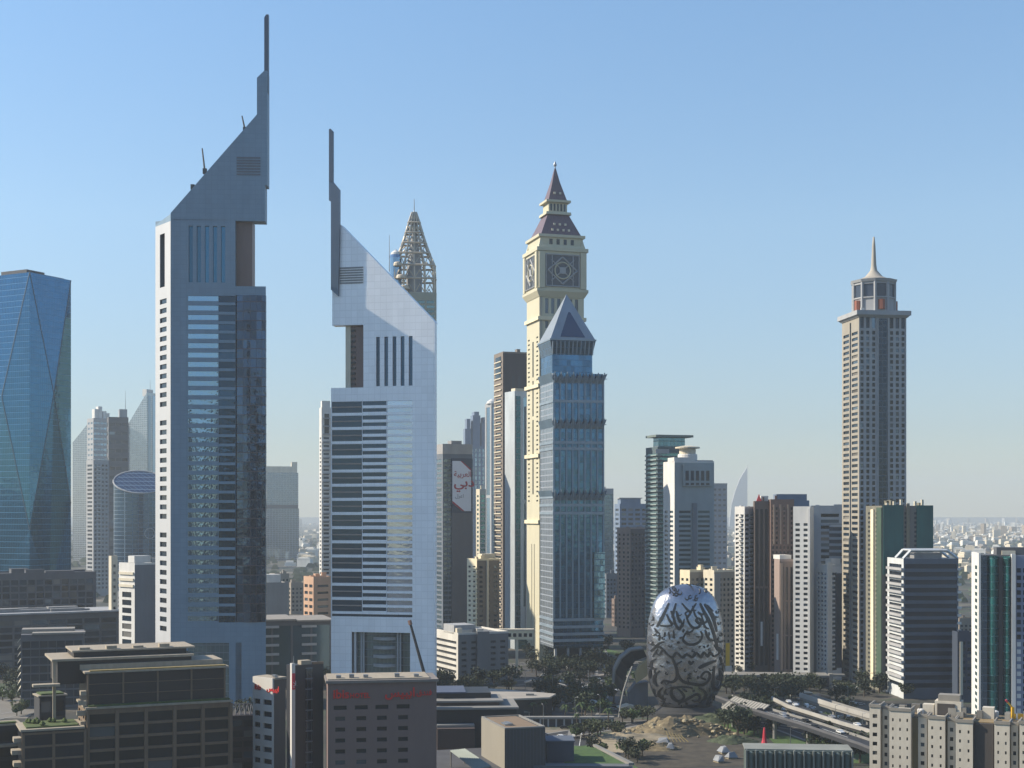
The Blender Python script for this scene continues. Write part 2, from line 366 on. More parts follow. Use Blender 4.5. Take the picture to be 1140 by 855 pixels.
    MB().prism([(u(293.6), z(76.9)), (u(293.6), z(16)), (u(295.8), z(12.5)), (u(298.4), z(12.5)), (u(298.4), z(100)), (u(297.7), z(101)), (u(297.7), z(76.9))], 2.0, 5.0).build('mast', mat('mast_blue', (.10, .14, .20), .4, .4), b.root)
    mb = MB()
    for k in range(7): mb.box(u(263.5), u(290), -.25, -.01, z(194-k*3.1), z(192.2-k*3.1))
    mb.build('louvre', mat('louvre', (.16, .19, .24), .5, .4), b.root)
    for px, py, qx, qy in ((227, 189, 224, 163), (272, 142, 268.5, 126), (213.5, 207, 212, 204)):      # cleaning cranes on the slope
        MB().box(u(px)-1, u(px)+1, 2, 4, z(py)-1.2, z(py)+1.5).tube((u(px), 3, z(py)), (u(qx), 3, z(qy)), .55, .35).build('maintenance_crane', blk, b.root)
    b.finish()
office_tower()

# ------------------------------------------------------------------ the second blade tower
def hotel_tower():
    b = B('hotel_tower', 'pale silver grey tower with slanting blade roof and striped windows, second tallest of the pair', 368.5, 368.5, 484, 745, 431, theta=-12, D=34, cat='skyscraper')
    panel = mat('panel_silver', (.92, .94, .97), .5, .2, var=.05, joint=(3.2, 3.7)); g1 = glass('hotel_glass_dark', (.035, .085, .14), .5, .12, rnd=.2); g2 = glass('hotel_glass_pale', (.58, .68, .84), .9, .06, rnd=.08, bump=.04)  # panels brightened in the colour, in place of grazing sun on the front
    def u(px): return b.u(px)
    def z(py, px=420): return H-(py-HY)/F*(b.Y+b.u(px)*sin(b.t))
    W = b.W; ops = []; dk = []; pal = []
    for k in range(15):
        y0 = 446.5+15.85*k; dk.append((u(369.3), u(403), z(y0+12.6), z(y0)))
        for j in (0, 7.9):
            dk.append((u(403.4), u(430), z(y0+j+(4.6 if j == 0 else 4.0)), z(y0+j)))
            pal.append((u(430.3), u(459), z(y0+j+5), z(y0+j)))
    y0 = 446.5+15.85*15; dk.append((u(369.3), u(459), z(y0+2.5), z(y0-.3)))
    lob = (u(391.5), u(456.5), 0, z(704)); zt = z(431); mb = MB()
    b.facade(mb, 'front', dk+pal+[lob], 0, zt, .8)
    mb.quad((W, 0, 0), (W, 0, zt), (W, 4, zt), (W, 4, 0)); mb.quad((W, 4, 0), (W, 4, zt), (W*.45, 44, zt), (W*.45, 44, 0)); mb.quad((0, 0, 0), (0, 0, zt), (W*.45, 44, zt), (W*.45, 44, 0))
    mb.quad((0, 0, zt), (W, 0, zt), (W, 4, zt), (W*.45, 44, zt)); mb.build('wall', panel, b.root)
    b.panes += [('window', 'front', q, g1, .8) for q in dk]+[('window', 'front', q, g2, .8) for q in pal]
    mb = MB()
    for k in range(15):
        y0 = 446.5+15.85*k; mb.box(u(369.6), u(402), .35, .6, z(y0+6.8), z(y0+5.4))
    mb.build('spandrel', mat('spandrel_brown', (.45, .37, .33), .6), b.root)
    # lobby: glass, round balconies, columns
    b.box('lobby_glass', glass('lobby_glass', (.25, .38, .42), .7, .1, 4, 2.2), lob[0], lob[1], 4, 4.3, 0, lob[3])
    for k in range(5):
        zc = z(711+10*k); x0, x1 = u(413), u(438); n = 10
        MB().slab([(x1, 4)]+[(x1-(x1-x0)*j/n, 4-3.0*sin(pi*j/n)) for j in range(n+1)], zc-1.0, zc+.6).build('balcony', lgrey, b.root)
    for px in (401, 403.5, 441.5, 444.5): MB().lathe(u(px), 2.2, [(.55, 0), (.5, lob[3]-.01)], 10).build('column', lgrey, b.root)
    b.box('fin', silver, u(393), u(395.5), 1.5, 3.9, 0, lob[3]-.01)
    slots = [(u(a), u(a+4.2), z(430), z(375)) for a in (418.6, 427.8, 437, 446, 455)]; zz = z(361)
    mb = MB(); b.facade(mb, 'front', slots, zt, zz, 1.3)
    mb = MB(); x0 = u(404.5); ops = [(q[0]-x0, q[1]-x0, q[2], q[3]) for q in slots]
    f = (x0, 0.0, 0.0); b.facade(mb, f, ops, zt, zz, 1.3, L=W-x0)
    mb.quad((x0, 0, zt), (x0, 0, zz), (x0, 24, zz), (x0, 24, zt)); mb.quad((W, 0, zt), (W, 0, zz), (W, 4, zz), (W, 4, zt)); mb.quad((W, 4, zt), (W, 4, zz), (x0, 24, zz), (x0, 24, zt)); mb.build('wall', panel, b.root)
    b.panes += [('slot_window', f, q, glass('slot_glass_deep', (.03, .09, .16), .6, .12), 1.3) for q in ops]
    b.box('recess_column', mat('brown_panel', (.22, .15, .14), .5, .3), u(389), u(404.4), 3, 14, zt, zz); b.box('recess_edge', cream, u(383.3), u(388.9), 2, 14, zt, zz)
    mb = MB()
    for k in range(11): mb.box(u(389.2), u(393.6), 2.3, 2.98, z(428-k*6), z(425.5-k*6))
    mb.build('recess_balcony', blk, b.root)
    top = [(369.8, 361), (369.8, 250), (379.3, 250), (482.6, 356.5), (484, 361)]
    pr = [(u(p), z(q, p)) for p, q in top]; pr[0] = (pr[0][0], zz); pr[-1] = (W, zz)
    MB().prism(pr, 0.0, 6.0).build('blade_roof', panel, b.root)
    fin = mat('mast_blue', (.10, .14, .20), .4, .4); fb = mat('blade_shade', (.13, .19, .27), .4, .4)  # shadow side of the fin put into a darker colour
    MB().prism([(u(p), z(q, p)) for p, q in ((367.4, 145), (369, 144), (371.8, 147), (371.8, 203), (379.2, 212), (379.2, 250), (377.6, 330), (369.6, 323), (369.6, 225), (367.4, 224))], -1.8, -.01).build('mast', fb, b.root)
    MB().prism([(u(p), z(q, p)) for p, q in ((367.6, 145.3), (369, 144.3), (371.6, 147), (371.6, 203), (367.6, 203))], -2.0, -1.81).build('mast_cladding', fin, b.root)
    mb = MB()
    for k in range(7): mb.box(u(378.5), u(404.5), -.25, -.01, z(314.8-k*2.8), z(313-k*2.8))
    mb.build('louvre', mat('louvre_pale', (.30, .32, .34), .5, .3), b.root)
    b.finish()
hotel_tower()

# ------------------------------------------------------------------ faceted glass tower, far left
def faceted_tower():
    b = B('glass_tower', 'broad faceted mirror glass tower with diagonal folds at the edge of the view', -48, 33, 79, 1000, 303, ratio=1.5, cat='skyscraper')
    g = glass('facet_glass', (.07, .27, .48), .9, .06, 4.2, 1.6, .06, (.06, .19, .32), bump=.03, cell=.10)
    u, z, D, W = b.u, b.z, b.D, b.W; mb = MB()
    # front face with folds
    A, Bt = (0, 0, b.H), (W, 0, b.H); M = (u(57.5), -2.2, z(436)); Lm, Rm = (0, 0, z(590)), (W, 0, z(560)); N_ = (u(57), 2.0, z(662)); C0, C1 = (0, 0, -.01), (W, 0, -.01)
    mb.quad(A, Bt, M).quad(A, M, Lm).quad(Bt, Rm, M).quad(M, Rm, N_, Lm).quad(Lm, N_, C0).quad(Rm, C1, N_).quad(C0, N_, C1)
    v = b.v; P1 = (-2.5, v(5), z(440)); Q = (0, D, b.H); q0 = (0, D, 0); K = (0, D*.5, z(640))
    mb.quad(A, P1, Q).quad(A, Lm, P1).quad(P1, Lm, K).quad(P1, K, (0, D, z(520))).quad(P1, (0, D, z(520)), Q).quad(Lm, C0, K).quad(K, C0, q0).quad(K, q0, (0, D, z(520)))
    mb.quad((W, 0, 0), (W, D, 0), (W, D, b.H), Bt, Rm).quad((0, D, 0), (W, D, 0), (W, D, b.H), Q).quad(A, Bt, (W, D, b.H), Q)
    mb.build('glass_wall', g, b.root)
    em = mat('facet_edge', (.10, .14, .18), .5, .3); mb = MB()
    for p, q in ((A, M), (Bt, M), (M, Lm), (M, Rm), (A, P1), (P1, Lm)): mb.tube(p, q, .35, n=5)
    mb.build('fold_trim', em, b.root)
    b.box('roof_screen', dgrey, 1, W*.45, 4, D*.5, b.H+.01, b.H+2.6); b.box('roof_screen', dgrey, W*.5, W-1, 6, D*.4, b.H+.01, b.H+1.6)
    b.finish()
faceted_tower()

# ------------------------------------------------------------------ generic towers
def tower(name, label, pl, pc, pr, Y, ytop, wall, gl=dark, fr=(6, 5.0, .6, .5), lf=(2, None, .55, .5), par=True, clut=3, depth=.5, ratio=1.0, wl=None, base=6.0, top=3.0, cat='tower block', theta=None, cm=None, group=None, D=None):
    """fr: columns, row pitch in photo pixels, fill u, fill v"""
    b = B(name, label, pl, pc, pr, Y, ytop, ratio=ratio, theta=theta, cat=cat, group=group, D=D)
    pm = b.m(fr[1]); n = max(1, round((b.H-base-top)/pm))
    f = cells(b.W*.02, b.W*.98, base, b.H-top, fr[0], n, fr[2], fr[3]) if fr[0] else []
    lp = b.m(lf[1]) if lf and lf[1] else pm; n2 = max(1, round((b.H-base-top)/lp))
    l = cells(b.D*.03, b.D*.97, base, b.H-top, lf[0], n2, lf[2], lf[3]) if lf and lf[0] else []
    b.shell(wall, f, l, gl, depth=depth)
    if wl:                                             # sheet over the sun-facing side, mostly with its sunlit tone in the colour
        mb = MB(); b2 = b.P; b.facade(mb, (-.05, b.D, -pi/2), [(b.D-q[1], b.D-q[0], q[2], q[3]) for q in l], 0, b.H+.01, .05, L=b.D); mb.build('lit_side_sheet', wl, b.root)
    if par: b.parapet(wl or wall)
    if clut: b.clutter(clut, cm or (wl or wall), seed=int(pc*7+ytop))
    return b
def balconies(b, face, pitch_px, u0, u1, m, z0=8, out=1.3, h=.9, name='balcony', lim=60):
    pm = b.m(pitch_px); n = min(lim, int((b.H-z0-3)/pm))
    for k in range(n):
        zz = b.H-3-pm*(k+.8)
        if face == 'front': MB().box(u0, u1, -out, -.02, zz, zz+h).build(name, m, b.root)
        else: MB().box(-out, -.02, u0, u1, zz, zz+h).build(name, m, b.root)

curt = lambda n, c, fh=3.8, mw=3.0, **k: glass(n, c, .8, .1, fh, mw, **k)
# --- left background
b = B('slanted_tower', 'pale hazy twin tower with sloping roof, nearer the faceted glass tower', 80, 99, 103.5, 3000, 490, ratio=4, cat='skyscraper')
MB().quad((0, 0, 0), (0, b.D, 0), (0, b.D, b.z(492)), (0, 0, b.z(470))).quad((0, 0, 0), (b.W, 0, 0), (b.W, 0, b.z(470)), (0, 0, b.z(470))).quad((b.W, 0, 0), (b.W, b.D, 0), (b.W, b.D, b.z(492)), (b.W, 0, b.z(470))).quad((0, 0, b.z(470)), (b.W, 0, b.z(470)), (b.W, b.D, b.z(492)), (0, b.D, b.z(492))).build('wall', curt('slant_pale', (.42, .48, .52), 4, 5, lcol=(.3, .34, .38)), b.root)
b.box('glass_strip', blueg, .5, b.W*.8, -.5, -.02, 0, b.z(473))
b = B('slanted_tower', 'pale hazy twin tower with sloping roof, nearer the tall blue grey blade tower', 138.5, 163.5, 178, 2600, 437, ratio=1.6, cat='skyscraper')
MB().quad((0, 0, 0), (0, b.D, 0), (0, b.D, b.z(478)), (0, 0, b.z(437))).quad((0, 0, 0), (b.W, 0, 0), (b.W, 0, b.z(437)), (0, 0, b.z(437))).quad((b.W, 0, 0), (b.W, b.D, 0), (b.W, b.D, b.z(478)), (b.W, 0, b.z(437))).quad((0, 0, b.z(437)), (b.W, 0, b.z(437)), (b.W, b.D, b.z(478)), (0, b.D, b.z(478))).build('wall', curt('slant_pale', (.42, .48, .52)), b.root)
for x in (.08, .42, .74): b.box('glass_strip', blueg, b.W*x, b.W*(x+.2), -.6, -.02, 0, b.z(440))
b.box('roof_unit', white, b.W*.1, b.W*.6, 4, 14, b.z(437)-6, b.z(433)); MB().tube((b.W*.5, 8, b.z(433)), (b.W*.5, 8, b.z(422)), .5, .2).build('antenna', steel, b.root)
b = tower('office_building', 'pale grey tower with a stepped white plant crown in the haze', 97, 104, 123, 2600, 466, lgrey, blueg, (5, 6, .8, .4), (2, None, .6, .4), clut=0, base=8)
for x0, x1, yy in ((.1, .3, 455), (.32, .55, 452), (.6, .8, 457), (.82, .98, 459)): b.box('roof_unit', white, b.W*x0, b.W*x1, 3, 16, b.H+.01, b.z(yy))
b.finish()
b = tower('office_building', 'slim dark slate tower between two pale hazy towers', 119, 121, 143, 2000, 465, dgrey, dark, (3, 10, .85, .35), (1, None, .6, .5), clut=0, base=8, ratio=.9)
MB().box(b.W*.55, b.W*.95, 3, 14, b.H+.01, b.z(455)).build('roof_unit', lgrey, b.root); MB().tube((b.W*.88, 8, b.z(455)), (b.W*.88, 8, b.z(434)), .45, .15).build('antenna', steel, b.root); b.finish()
b = tower('apartment_tower', 'slender pale apartment tower with ladder like balconies, half hidden by the faceted glass tower', 96, 104, 121, 1700, 513, lgrey, dark, (4, 4.6, .55, .5), (1, None, .7, .5), clut=2, base=8)
balconies(b, 'front', 4.6, b.W*.2, b.W*.45, white); b.finish()
# rounded glass building
b = B('round_building', 'dark blue rounded glass building with a tilted oval roof', 124, 151, 180, 1500, 545, theta=8, cat='office building')
rx = b.m(29); ry = rx*.8; pts = []; n = 28; mb = MB(); zt = lambda x, y: b.z(536)+(y/ry)*b.m(13)-x/rx*b.m(2)
low = [(rx*cos(2*pi*k/n), ry*sin(2*pi*k/n)) for k in range(n)]; cxx = b.u(153)
mb.v = [(x+cxx, y+ry, 0) for x, y in low]+[(x+cxx, y+ry, zt(x, y)) for x, y in low]; mb.f = [(k, (k+1) % n, n+(k+1) % n, n+k) for k in range(n)]+[tuple(range(n, 2*n))]
mb.build('glass_wall', curt('round_glass', (.07, .16, .28), 4.5, 6, lw=.12, lcol=(.12, .18, .24)), b.root)
mb = MB()
for k in range(n):
    (x, y), (x2, y2) = low[k], low[(k+1) % n]; mb.tube((x+cxx, y+ry, zt(x, y)), (x2+cxx, y2+ry, zt(x2, y2)), .9, n=5)
mb.build('roof_rim', lgrey, b.root)
mb = MB(); c0 = (cxx+rx*.45, b.z(594))
for k in range(20):
    a, a2 = 2*pi*k/20, 2*pi*(k+1)/20; yy = lambda x: ry-ry*math.sqrt(max(0, 1-((x-cxx)/rx)**2))-.9
    p = (c0[0]+5*cos(a), 0, c0[1]+5.5*sin(a)); q = (c0[0]+5*cos(a2), 0, c0[1]+5.5*sin(a2)); mb.tube((p[0], yy(p[0]), p[2]), (q[0], yy(q[0]), q[2]), .5, n=5)
mb.build('ring_emblem', lgrey, b.root)
# podiums and low blocks on the left
b = tower('podium_block', 'wide dark glass podium in front of the faceted tower', -40, -30, 107, 930, 641, dgrey, dark, (14, 7.5, .8, .75), None, clut=3, base=2, ratio=.5, cat='office building'); b.finish()
b = tower('low_block', 'long low dark building with a thin pale roof edge', -60, -50, 134, 850, 687, dgrey, dark, (9, 8, .88, .7), None, par=False, clut=0, base=1, ratio=.35, cat='office building')
b.box('roof_edge', lgrey, -1, b.W+1, -1.5, b.D+1, b.H+.01, b.H+1.0); b.clutter(7, grey, 5, 2.2, z=b.H+1.0); b.finish()
b = tower('thin_tower', 'narrow beige stair tower behind the white balcony block', 121, 124, 131, 900, 621, cream, dark, (1, 8, .4, .4), None, clut=0, ratio=1, cat='stair tower'); b.finish()
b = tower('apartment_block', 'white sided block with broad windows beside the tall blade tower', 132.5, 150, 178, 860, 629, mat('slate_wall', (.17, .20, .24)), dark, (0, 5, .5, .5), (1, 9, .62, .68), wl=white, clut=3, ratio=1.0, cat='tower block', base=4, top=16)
b.box('roof_unit', white, 1, b.W*.7, 2, 9, b.H+1.3, b.z(619)); b.box('roof_unit', lgrey, b.W*.75, b.W-.5, 2, 9, b.H+1.3, b.z(622))
balconies(b, 'left', 7, b.D*.05, b.D*.95, cream, lim=3, out=.8, h=1.6, name='balcony'); b.finish()
# building with sloping louvre roof at the left
b = tower('office_block', 'dark glass office block with flat pale roofs and slanting side louvres', -30, 23, 93, 720, 707, dgrey, mat('dark_glass_matt', (.03, .05, .07), .25, .2, rnd=.3), (7, 9, .92, .8), None, par=False, clut=0, base=1, ratio=.9, cat='office building', theta=16)
b.box('roof_slab', roofm, b.W*.18, b.W+.8, -1, b.D*.28, b.H+.01, b.H+.9); b.box('roof_slab', roofm, 0, b.W*.85, b.D*.3, b.D*.7, b.H+.02, b.H+2.2)
for k in range(8):
    zz = b.H-1.5-k*3.6; o = MB().quad((-1.6, 0, zz-2.2), (-1.6, b.D, zz-2.2), (-.1, b.D, zz), (-.1, 0, zz)); o.quad((-1.6, 0, zz-2.7), (-1.6, b.D, zz-2.7), (-.1, b.D, zz-.5), (-.1, 0, zz-.5)).quad((-1.6, 0, zz-2.2), (-1.6, 0, zz-2.7), (-.1, 0, zz-.5), (-.1, 0, zz)); o.build('louvre', cream, b.root)
b.finish()
# --- gap between the blade towers
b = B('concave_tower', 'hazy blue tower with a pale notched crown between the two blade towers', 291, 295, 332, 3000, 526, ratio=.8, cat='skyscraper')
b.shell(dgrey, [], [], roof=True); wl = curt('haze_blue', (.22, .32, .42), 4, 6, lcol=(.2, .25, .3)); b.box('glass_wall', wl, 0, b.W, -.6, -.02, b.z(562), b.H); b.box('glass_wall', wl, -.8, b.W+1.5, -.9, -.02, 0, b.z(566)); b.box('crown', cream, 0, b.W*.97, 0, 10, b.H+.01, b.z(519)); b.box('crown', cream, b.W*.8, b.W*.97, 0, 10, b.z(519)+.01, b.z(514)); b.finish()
MBp = b
b = tower('grey_block', 'plain grey box building with a white plant room, beside the dark glass bay', 285, 292, 321, 930, 651, grey, dark, (0, 5, .5, .5), None, clut=1, cat='office building'); b.box('roof_unit', white, b.W*.2, b.W*.75, 3, 10, b.H+1.25, b.z(640)); b.finish()
b = tower('apartment_block', 'peach coloured block with stacked dark balconies, left of the silver blade tower', 338, 349, 370, 960, 644, mat('peach', (.52, .33, .22)), dark, (1, 8, .6, .35), (2, 8, .7, .45), clut=3); b.finish()
b = tower('prow_tower', 'very narrow white ribbed tower touching the silver blade tower', 355.5, 358, 368.5, 1130, 455, white, dark, (1, 4.4, .62, .55), (1, None, .5, .5), ratio=1.2, top=22, clut=0, cat='skyscraper')
b.box('slot_window', dark, b.W*.3, b.W*.8, -.15, -.02, b.H-20, b.H-4); balconies(b, 'front', 8.8, b.W*.1, b.W*.85, lgrey, out=1.6, lim=40)
b.box('roof_unit', white, .5, b.W-.5, 1, 6, b.H+1.25, b.z(446)); b.finish()
b = tower('glass_block', 'low dark glass office block with tiered pale louvres between the blade towers', 270, 279, 370, 800, 692, dgrey, glass('dk_teal', (.05, .10, .12), .35, .12), (4, 60, .9, .9), None, par=False, clut=0, base=1, top=1, ratio=.8, cat='office building')
b.box('roof_edge', roofm, -1, b.W*.55, -1.2, b.D, b.H+.01, b.H+1.0); b.box('roof_edge', roofm, b.W*.56, b.W+1, -2, b.D, b.H-.6, b.H+.3)
for x0, x1 in ((.16, .34), (.62, .8)):
    for k in range(5): zz = b.H-4-k*5.2; MB().box(b.W*x0, b.W*x1, -1.8, -.05, zz, zz+1.3).build('louvre', lgrey, b.root)
b.finish()

# ------------------------------------------------------------------ tower with pointed lattice crown
def lattice_tower():
    b = B('lattice_crown_tower', 'cream tower whose pointed open lattice crown rises behind the silver blade tower', 437, 438, 486, 1150, 325, theta=5, D=34, cat='skyscraper')
    rows = int((b.H-10)/4.2); b.shell(mat('gold_green', (.42, .43, .34)), cells(b.W*.08, b.W*.97, 8, b.z(333), 4, 70, .8, .55), [], glass('gev_glass', (.2, .34, .36), .8, .1), depth=.5)
    cx, cy = b.u(461.5), 17; gold = mat('lattice_gold', (.50, .43, .33), .5, .3); z = b.z
    prof = [(24.0, 325), (24.0, 308), (23.4, 293), (17.8, 279), (13.5, 267), (9.8, 255), (6.5, 243), (2.6, 231)]
    prof = [(b.m(r), z(y)) for r, y in prof]
    pt = lambda r, a, zz: (cx+r*max(-1, min(1, 1.3*cos(a)))*1.0, cy+r*.72*max(-1, min(1, 1.3*sin(a))), zz)
    N_ = 16
    for k in range(N_):
        a = 2*pi*k/N_; mb = MB()
        for (r, q), (r2, q2) in zip(prof, prof[1:]): mb.tube(pt(r, a, q), pt(r2, a, q2), .75, .6, 5)
        mb.build('rib', gold, b.root)
    for j, (r, q) in enumerate(prof[:-1]):
        mb = MB()
        for k in range(N_): mb.tube(pt(r, 2*pi*k/N_, q), pt(r, 2*pi*(k+1)/N_, q), .95, n=5)
        mb.build('ring', gold, b.root)
        r2, q2 = prof[j+1]; mb = MB()
        for k in range(N_):
            m_ = 2*pi*(k+.5)/N_; mb.tube(pt(r, 2*pi*k/N_, q), pt(r*.4+r2*.6, m_, q*.4+q2*.6), .4, n=4); mb.tube(pt(r, 2*pi*(k+1)/N_, q), pt(r*.4+r2*.6, m_, q*.4+q2*.6), .4, n=4)
        mb.build('bracing', gold, b.root)
    MB().lathe(cx, cy, [(b.m(9), z(325)), (b.m(9), z(300)), (b.m(6), z(275)), (b.m(2), z(246))], 12).build('core', lgrey, b.root)
    MB().lathe(cx, cy, [(b.m(3.2), z(250)), (b.m(2.4), z(238)), (b.m(.6), z(229)), (b.m(.35), z(216))], 10).build('spire', steel, b.root)
    for x, y, r in ((447, 309, 6), (443, 295, 5), (450, 321, 6.5)): MB().lathe(b.u(x), 4, [(b.m(r), z(y)), (b.m(r), z(y-2.5)), (b.m(r)*.8, z(y-4)), (.5, z(y-5))], 14).build('balcony', gold, b.root)
    MB().lathe(b.u(440.5), 10, [(b.m(7), z(325)), (b.m(7), z(285)), (b.m(5), z(279)), (b.m(1), z(276))], 16, ).build('turret', blueg, b.root)
    MB().lathe(b.u(440.5), 10, [(b.m(6.9), z(286)), (b.m(5.2), z(279)), (b.m(1), z(275.5)), (.2, z(275))], 16).build('dome', white, b.root)
    MB().tube((b.u(433.5), 10, z(300)), (b.u(433.5), 10, z(259)), .5, .2).build('antenna', steel, b.root); b.finish()
lattice_tower()

# ------------------------------------------------------------------ centre left cluster
b = tower('billboard_tower', 'slate tower carrying a tall white and red billboard', 482, 493, 526, 1050, 507, mat('slate_wall', (.17, .20, .24)), glass('slate_glass', (.18, .27, .34), .7, .1), (6, 5.5, .9, .6), (1, 5.5, .8, .6), clut=0, base=6, top=2, ratio=.9)
b.box('crown', mat('pale_crown', (.44, .43, .42)), -.15, b.W, -.15, b.D, b.H+1.22, b.z(494)); b.box('roof_unit', grey, b.W*.35, b.W*.7, 4, 12, b.z(494)+.01, b.z(490))
b.box('blank_wall', mat('blank_wall', (.14, .14, .155)), b.u(502.5), b.W-.2, -1.0, -.02, 0, b.z(571)); b.box('blank_wall', mat('navy_wall', (.05, .07, .11)), b.u(502.5), b.W-.2, -1.0, -.02, b.z(571)+.02, b.z(510))
bx0, bx1 = b.u(503), b.u(523.8); poly = [(503, 513), (513.5, 513), (523.8, 522), (523.8, 569), (514, 569), (503, 560)]
MB().prism([(b.u(x), b.z(y)) for x, y in poly], -1.25, -1.02).build('billboard', mat('billboard_white', (.66, .68, .74), .5, var=.03), b.root)
red = mat('sign_red', (.45, .02, .05), .6, var=.05)
mb = MB(); mb.prism([(b.u(513.5), b.z(513)), (b.u(523.8), b.z(522)), (b.u(523.8), b.z(524)), (b.u(512), b.z(513))], -1.35, -1.27)
mb.build('billboard_stripe', red, b.root); MB().prism([(b.u(503), b.z(560)), (b.u(514), b.z(569)), (b.u(516.5), b.z(569)), (b.u(503), b.z(557.5))], -1.35, -1.27).build('billboard_stripe', red, b.root)
def text(s_, name, m, parent, loc, size, rz=0.0, ex=.08, bold=0.0, sx=1.0, rx=pi/2):
    c = bpy.data.curves.new(name, 'FONT'); c.body = s_; c.size = size; c.extrude = ex; c.offset = bold; c.resolution_u = 2
    o = bpy.data.objects.new('tmp', c); COL.objects.link(o); dg = bpy.context.evaluated_depsgraph_get()
    me = bpy.data.meshes.new_from_object(o.evaluated_get(dg)); bpy.data.objects.remove(o); me.materials.clear(); me.materials.append(m)
    k = link(name, me, parent, loc, rz); k.rotation_euler = (rx, 0, rz); k.scale = (sx, 1, 1); return k
fnd = '\uFED5\uFEAA\uFEE8\uFED3'; ibs = '\uFEB2\uFEF4\uFE92\uFEF3\uFE8D'
text('\uFE94\uFEF4\uFE91\uFEAE\uFECC\uFEDF\uFE8D', 'billboard_text', red, b.root, (b.u(504.5), -1.3, b.z(530.5)), 5.6, bold=.06)
text('\uFEF2\uFE91\uFEA9', 'billboard_text', red, b.root, (b.u(504.5), -1.3, b.z(541.5)), 9.5, bold=.18, sx=1.2)
text('\uFEDD\uFEAE\uFECB\uFE8D', 'billboard_text', mat('sign_grey', (.2, .22, .3)), b.root, (b.u(506), -1.3, b.z(554)), 3.8)
b.finish()
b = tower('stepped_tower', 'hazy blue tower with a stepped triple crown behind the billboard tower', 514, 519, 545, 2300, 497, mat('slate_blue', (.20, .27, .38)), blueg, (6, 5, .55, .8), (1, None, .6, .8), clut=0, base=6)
for x0, x1, yy in ((-.02, .25, 477), (.3, .62, 462), (.68, .98, 470), (.05, .2, 466), (.36, .56, 458), (.74, .92, 464)): b.box('crown', mat('slate_blue', (.20, .27, .38)), b.W*x0, b.W*x1, 2+8*abs(x0-.4), 20+6*x1, b.H+.01, b.z(yy))
b.finish()
b = tower('glass_tower', 'slim pale blue glass tower with a domed cap behind the brown tower', 540, 547, 556, 1800, 449, lgrey, blueg, (1, 90, .7, .97), (1, 90, .6, .97), clut=0, par=False, ratio=1.3, cat='skyscraper')
MB().lathe(b.W*.4, b.D*.4, [(b.W*.62, b.H+.01), (b.W*.5, b.H+3), (b.W*.2, b.H+5.5), (.3, b.H+6.5)], 14).build('dome', white, b.root); b.finish()
b = tower('hotel_building', 'thin teal and cream tower squeezed behind the cream apartment tower', 530, 534, 541, 1200, 546, cream, tealg, (1, 5, .7, .6), (1, None, .5, .5), clut=1); b.finish()
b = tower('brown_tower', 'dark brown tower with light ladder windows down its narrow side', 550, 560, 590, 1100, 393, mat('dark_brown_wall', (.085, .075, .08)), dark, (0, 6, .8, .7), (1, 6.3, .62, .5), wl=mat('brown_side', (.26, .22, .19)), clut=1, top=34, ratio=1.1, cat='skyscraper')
b.box('slot_window', dark, -.35, -.08, b.D*.2, b.D*.8, b.z(420), b.z(396))
for x0, x1 in ((570, 573), (577, 580)): b.box('slot_window', mat('dim_bay', (.05, .055, .07), .3), b.u(x0), b.u(x1), -.15, -.02, b.z(700), b.z(418))
balconies(b, 'left', 6.3, b.D*.12, b.D*.88, cream, out=1.0, h=.8, lim=62); b.finish()
b = tower('cream_tower', 'small sunlit cream apartment tower with stepped balconies', 520, 531, 556, 985, 624, mat('brown_grey', (.20, .17, .14)), dark, (3, 5.6, .45, .5), (2, 5.6, .5, .45), wl=mat('warm_cream', (.68, .60, .42)), clut=2, ratio=.9)  # sunlit side and shaded front put into two wall colours
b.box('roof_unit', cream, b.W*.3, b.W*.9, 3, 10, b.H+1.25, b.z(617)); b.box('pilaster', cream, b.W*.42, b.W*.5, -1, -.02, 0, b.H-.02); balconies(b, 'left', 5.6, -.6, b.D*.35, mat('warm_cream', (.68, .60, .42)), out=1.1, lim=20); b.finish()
b = tower('white_tower', 'tall pale tower with a teal glass stripe left of the cream clock tower', 562, 573, 589, 1040, 437, mat('pale_panel', (.46, .50, .52), .5, .3), glass('grey_blue_glass', (.30, .42, .5), .8, .1), (2, 150, .55, .97), None, clut=1, ratio=1.2, top=2, base=30, cat='skyscraper')
b.box('glass_strip', curt('deep_teal', (.05, .20, .24), 4, 3), b.u(574.2), b.u(578.8), -.9, -.02, 12, b.z(441)); b.box('pilaster', white, b.u(585), b.u(588), -1.2, -.02, 0, b.z(452)); b.box('roof_unit', cream, 1, b.W*.7, 1, 7, b.H+1.25, b.z(432)); b.box('entrance_glass', tealg, b.u(573.5), b.u(587), -2, -.02, 0, 11); b.finish()
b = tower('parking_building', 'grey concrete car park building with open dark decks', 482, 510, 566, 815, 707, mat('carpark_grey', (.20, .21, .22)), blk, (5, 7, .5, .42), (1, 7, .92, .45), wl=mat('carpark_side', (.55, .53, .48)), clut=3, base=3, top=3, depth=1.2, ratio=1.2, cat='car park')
b.box('upper_storey', lgrey, b.W*.0, b.W*.42, 6, 22, b.H+.01, b.z(697)); b.box('upper_storey', cream, b.W*.02, b.W*.12, 3, 5.9, b.H+.01, b.z(700)); b.box('stair_core', mat('carpark_grey', (.20, .21, .22)), b.W*.36, b.W*.60, -1.2, -.02, 0, b.z(704)); b.finish()
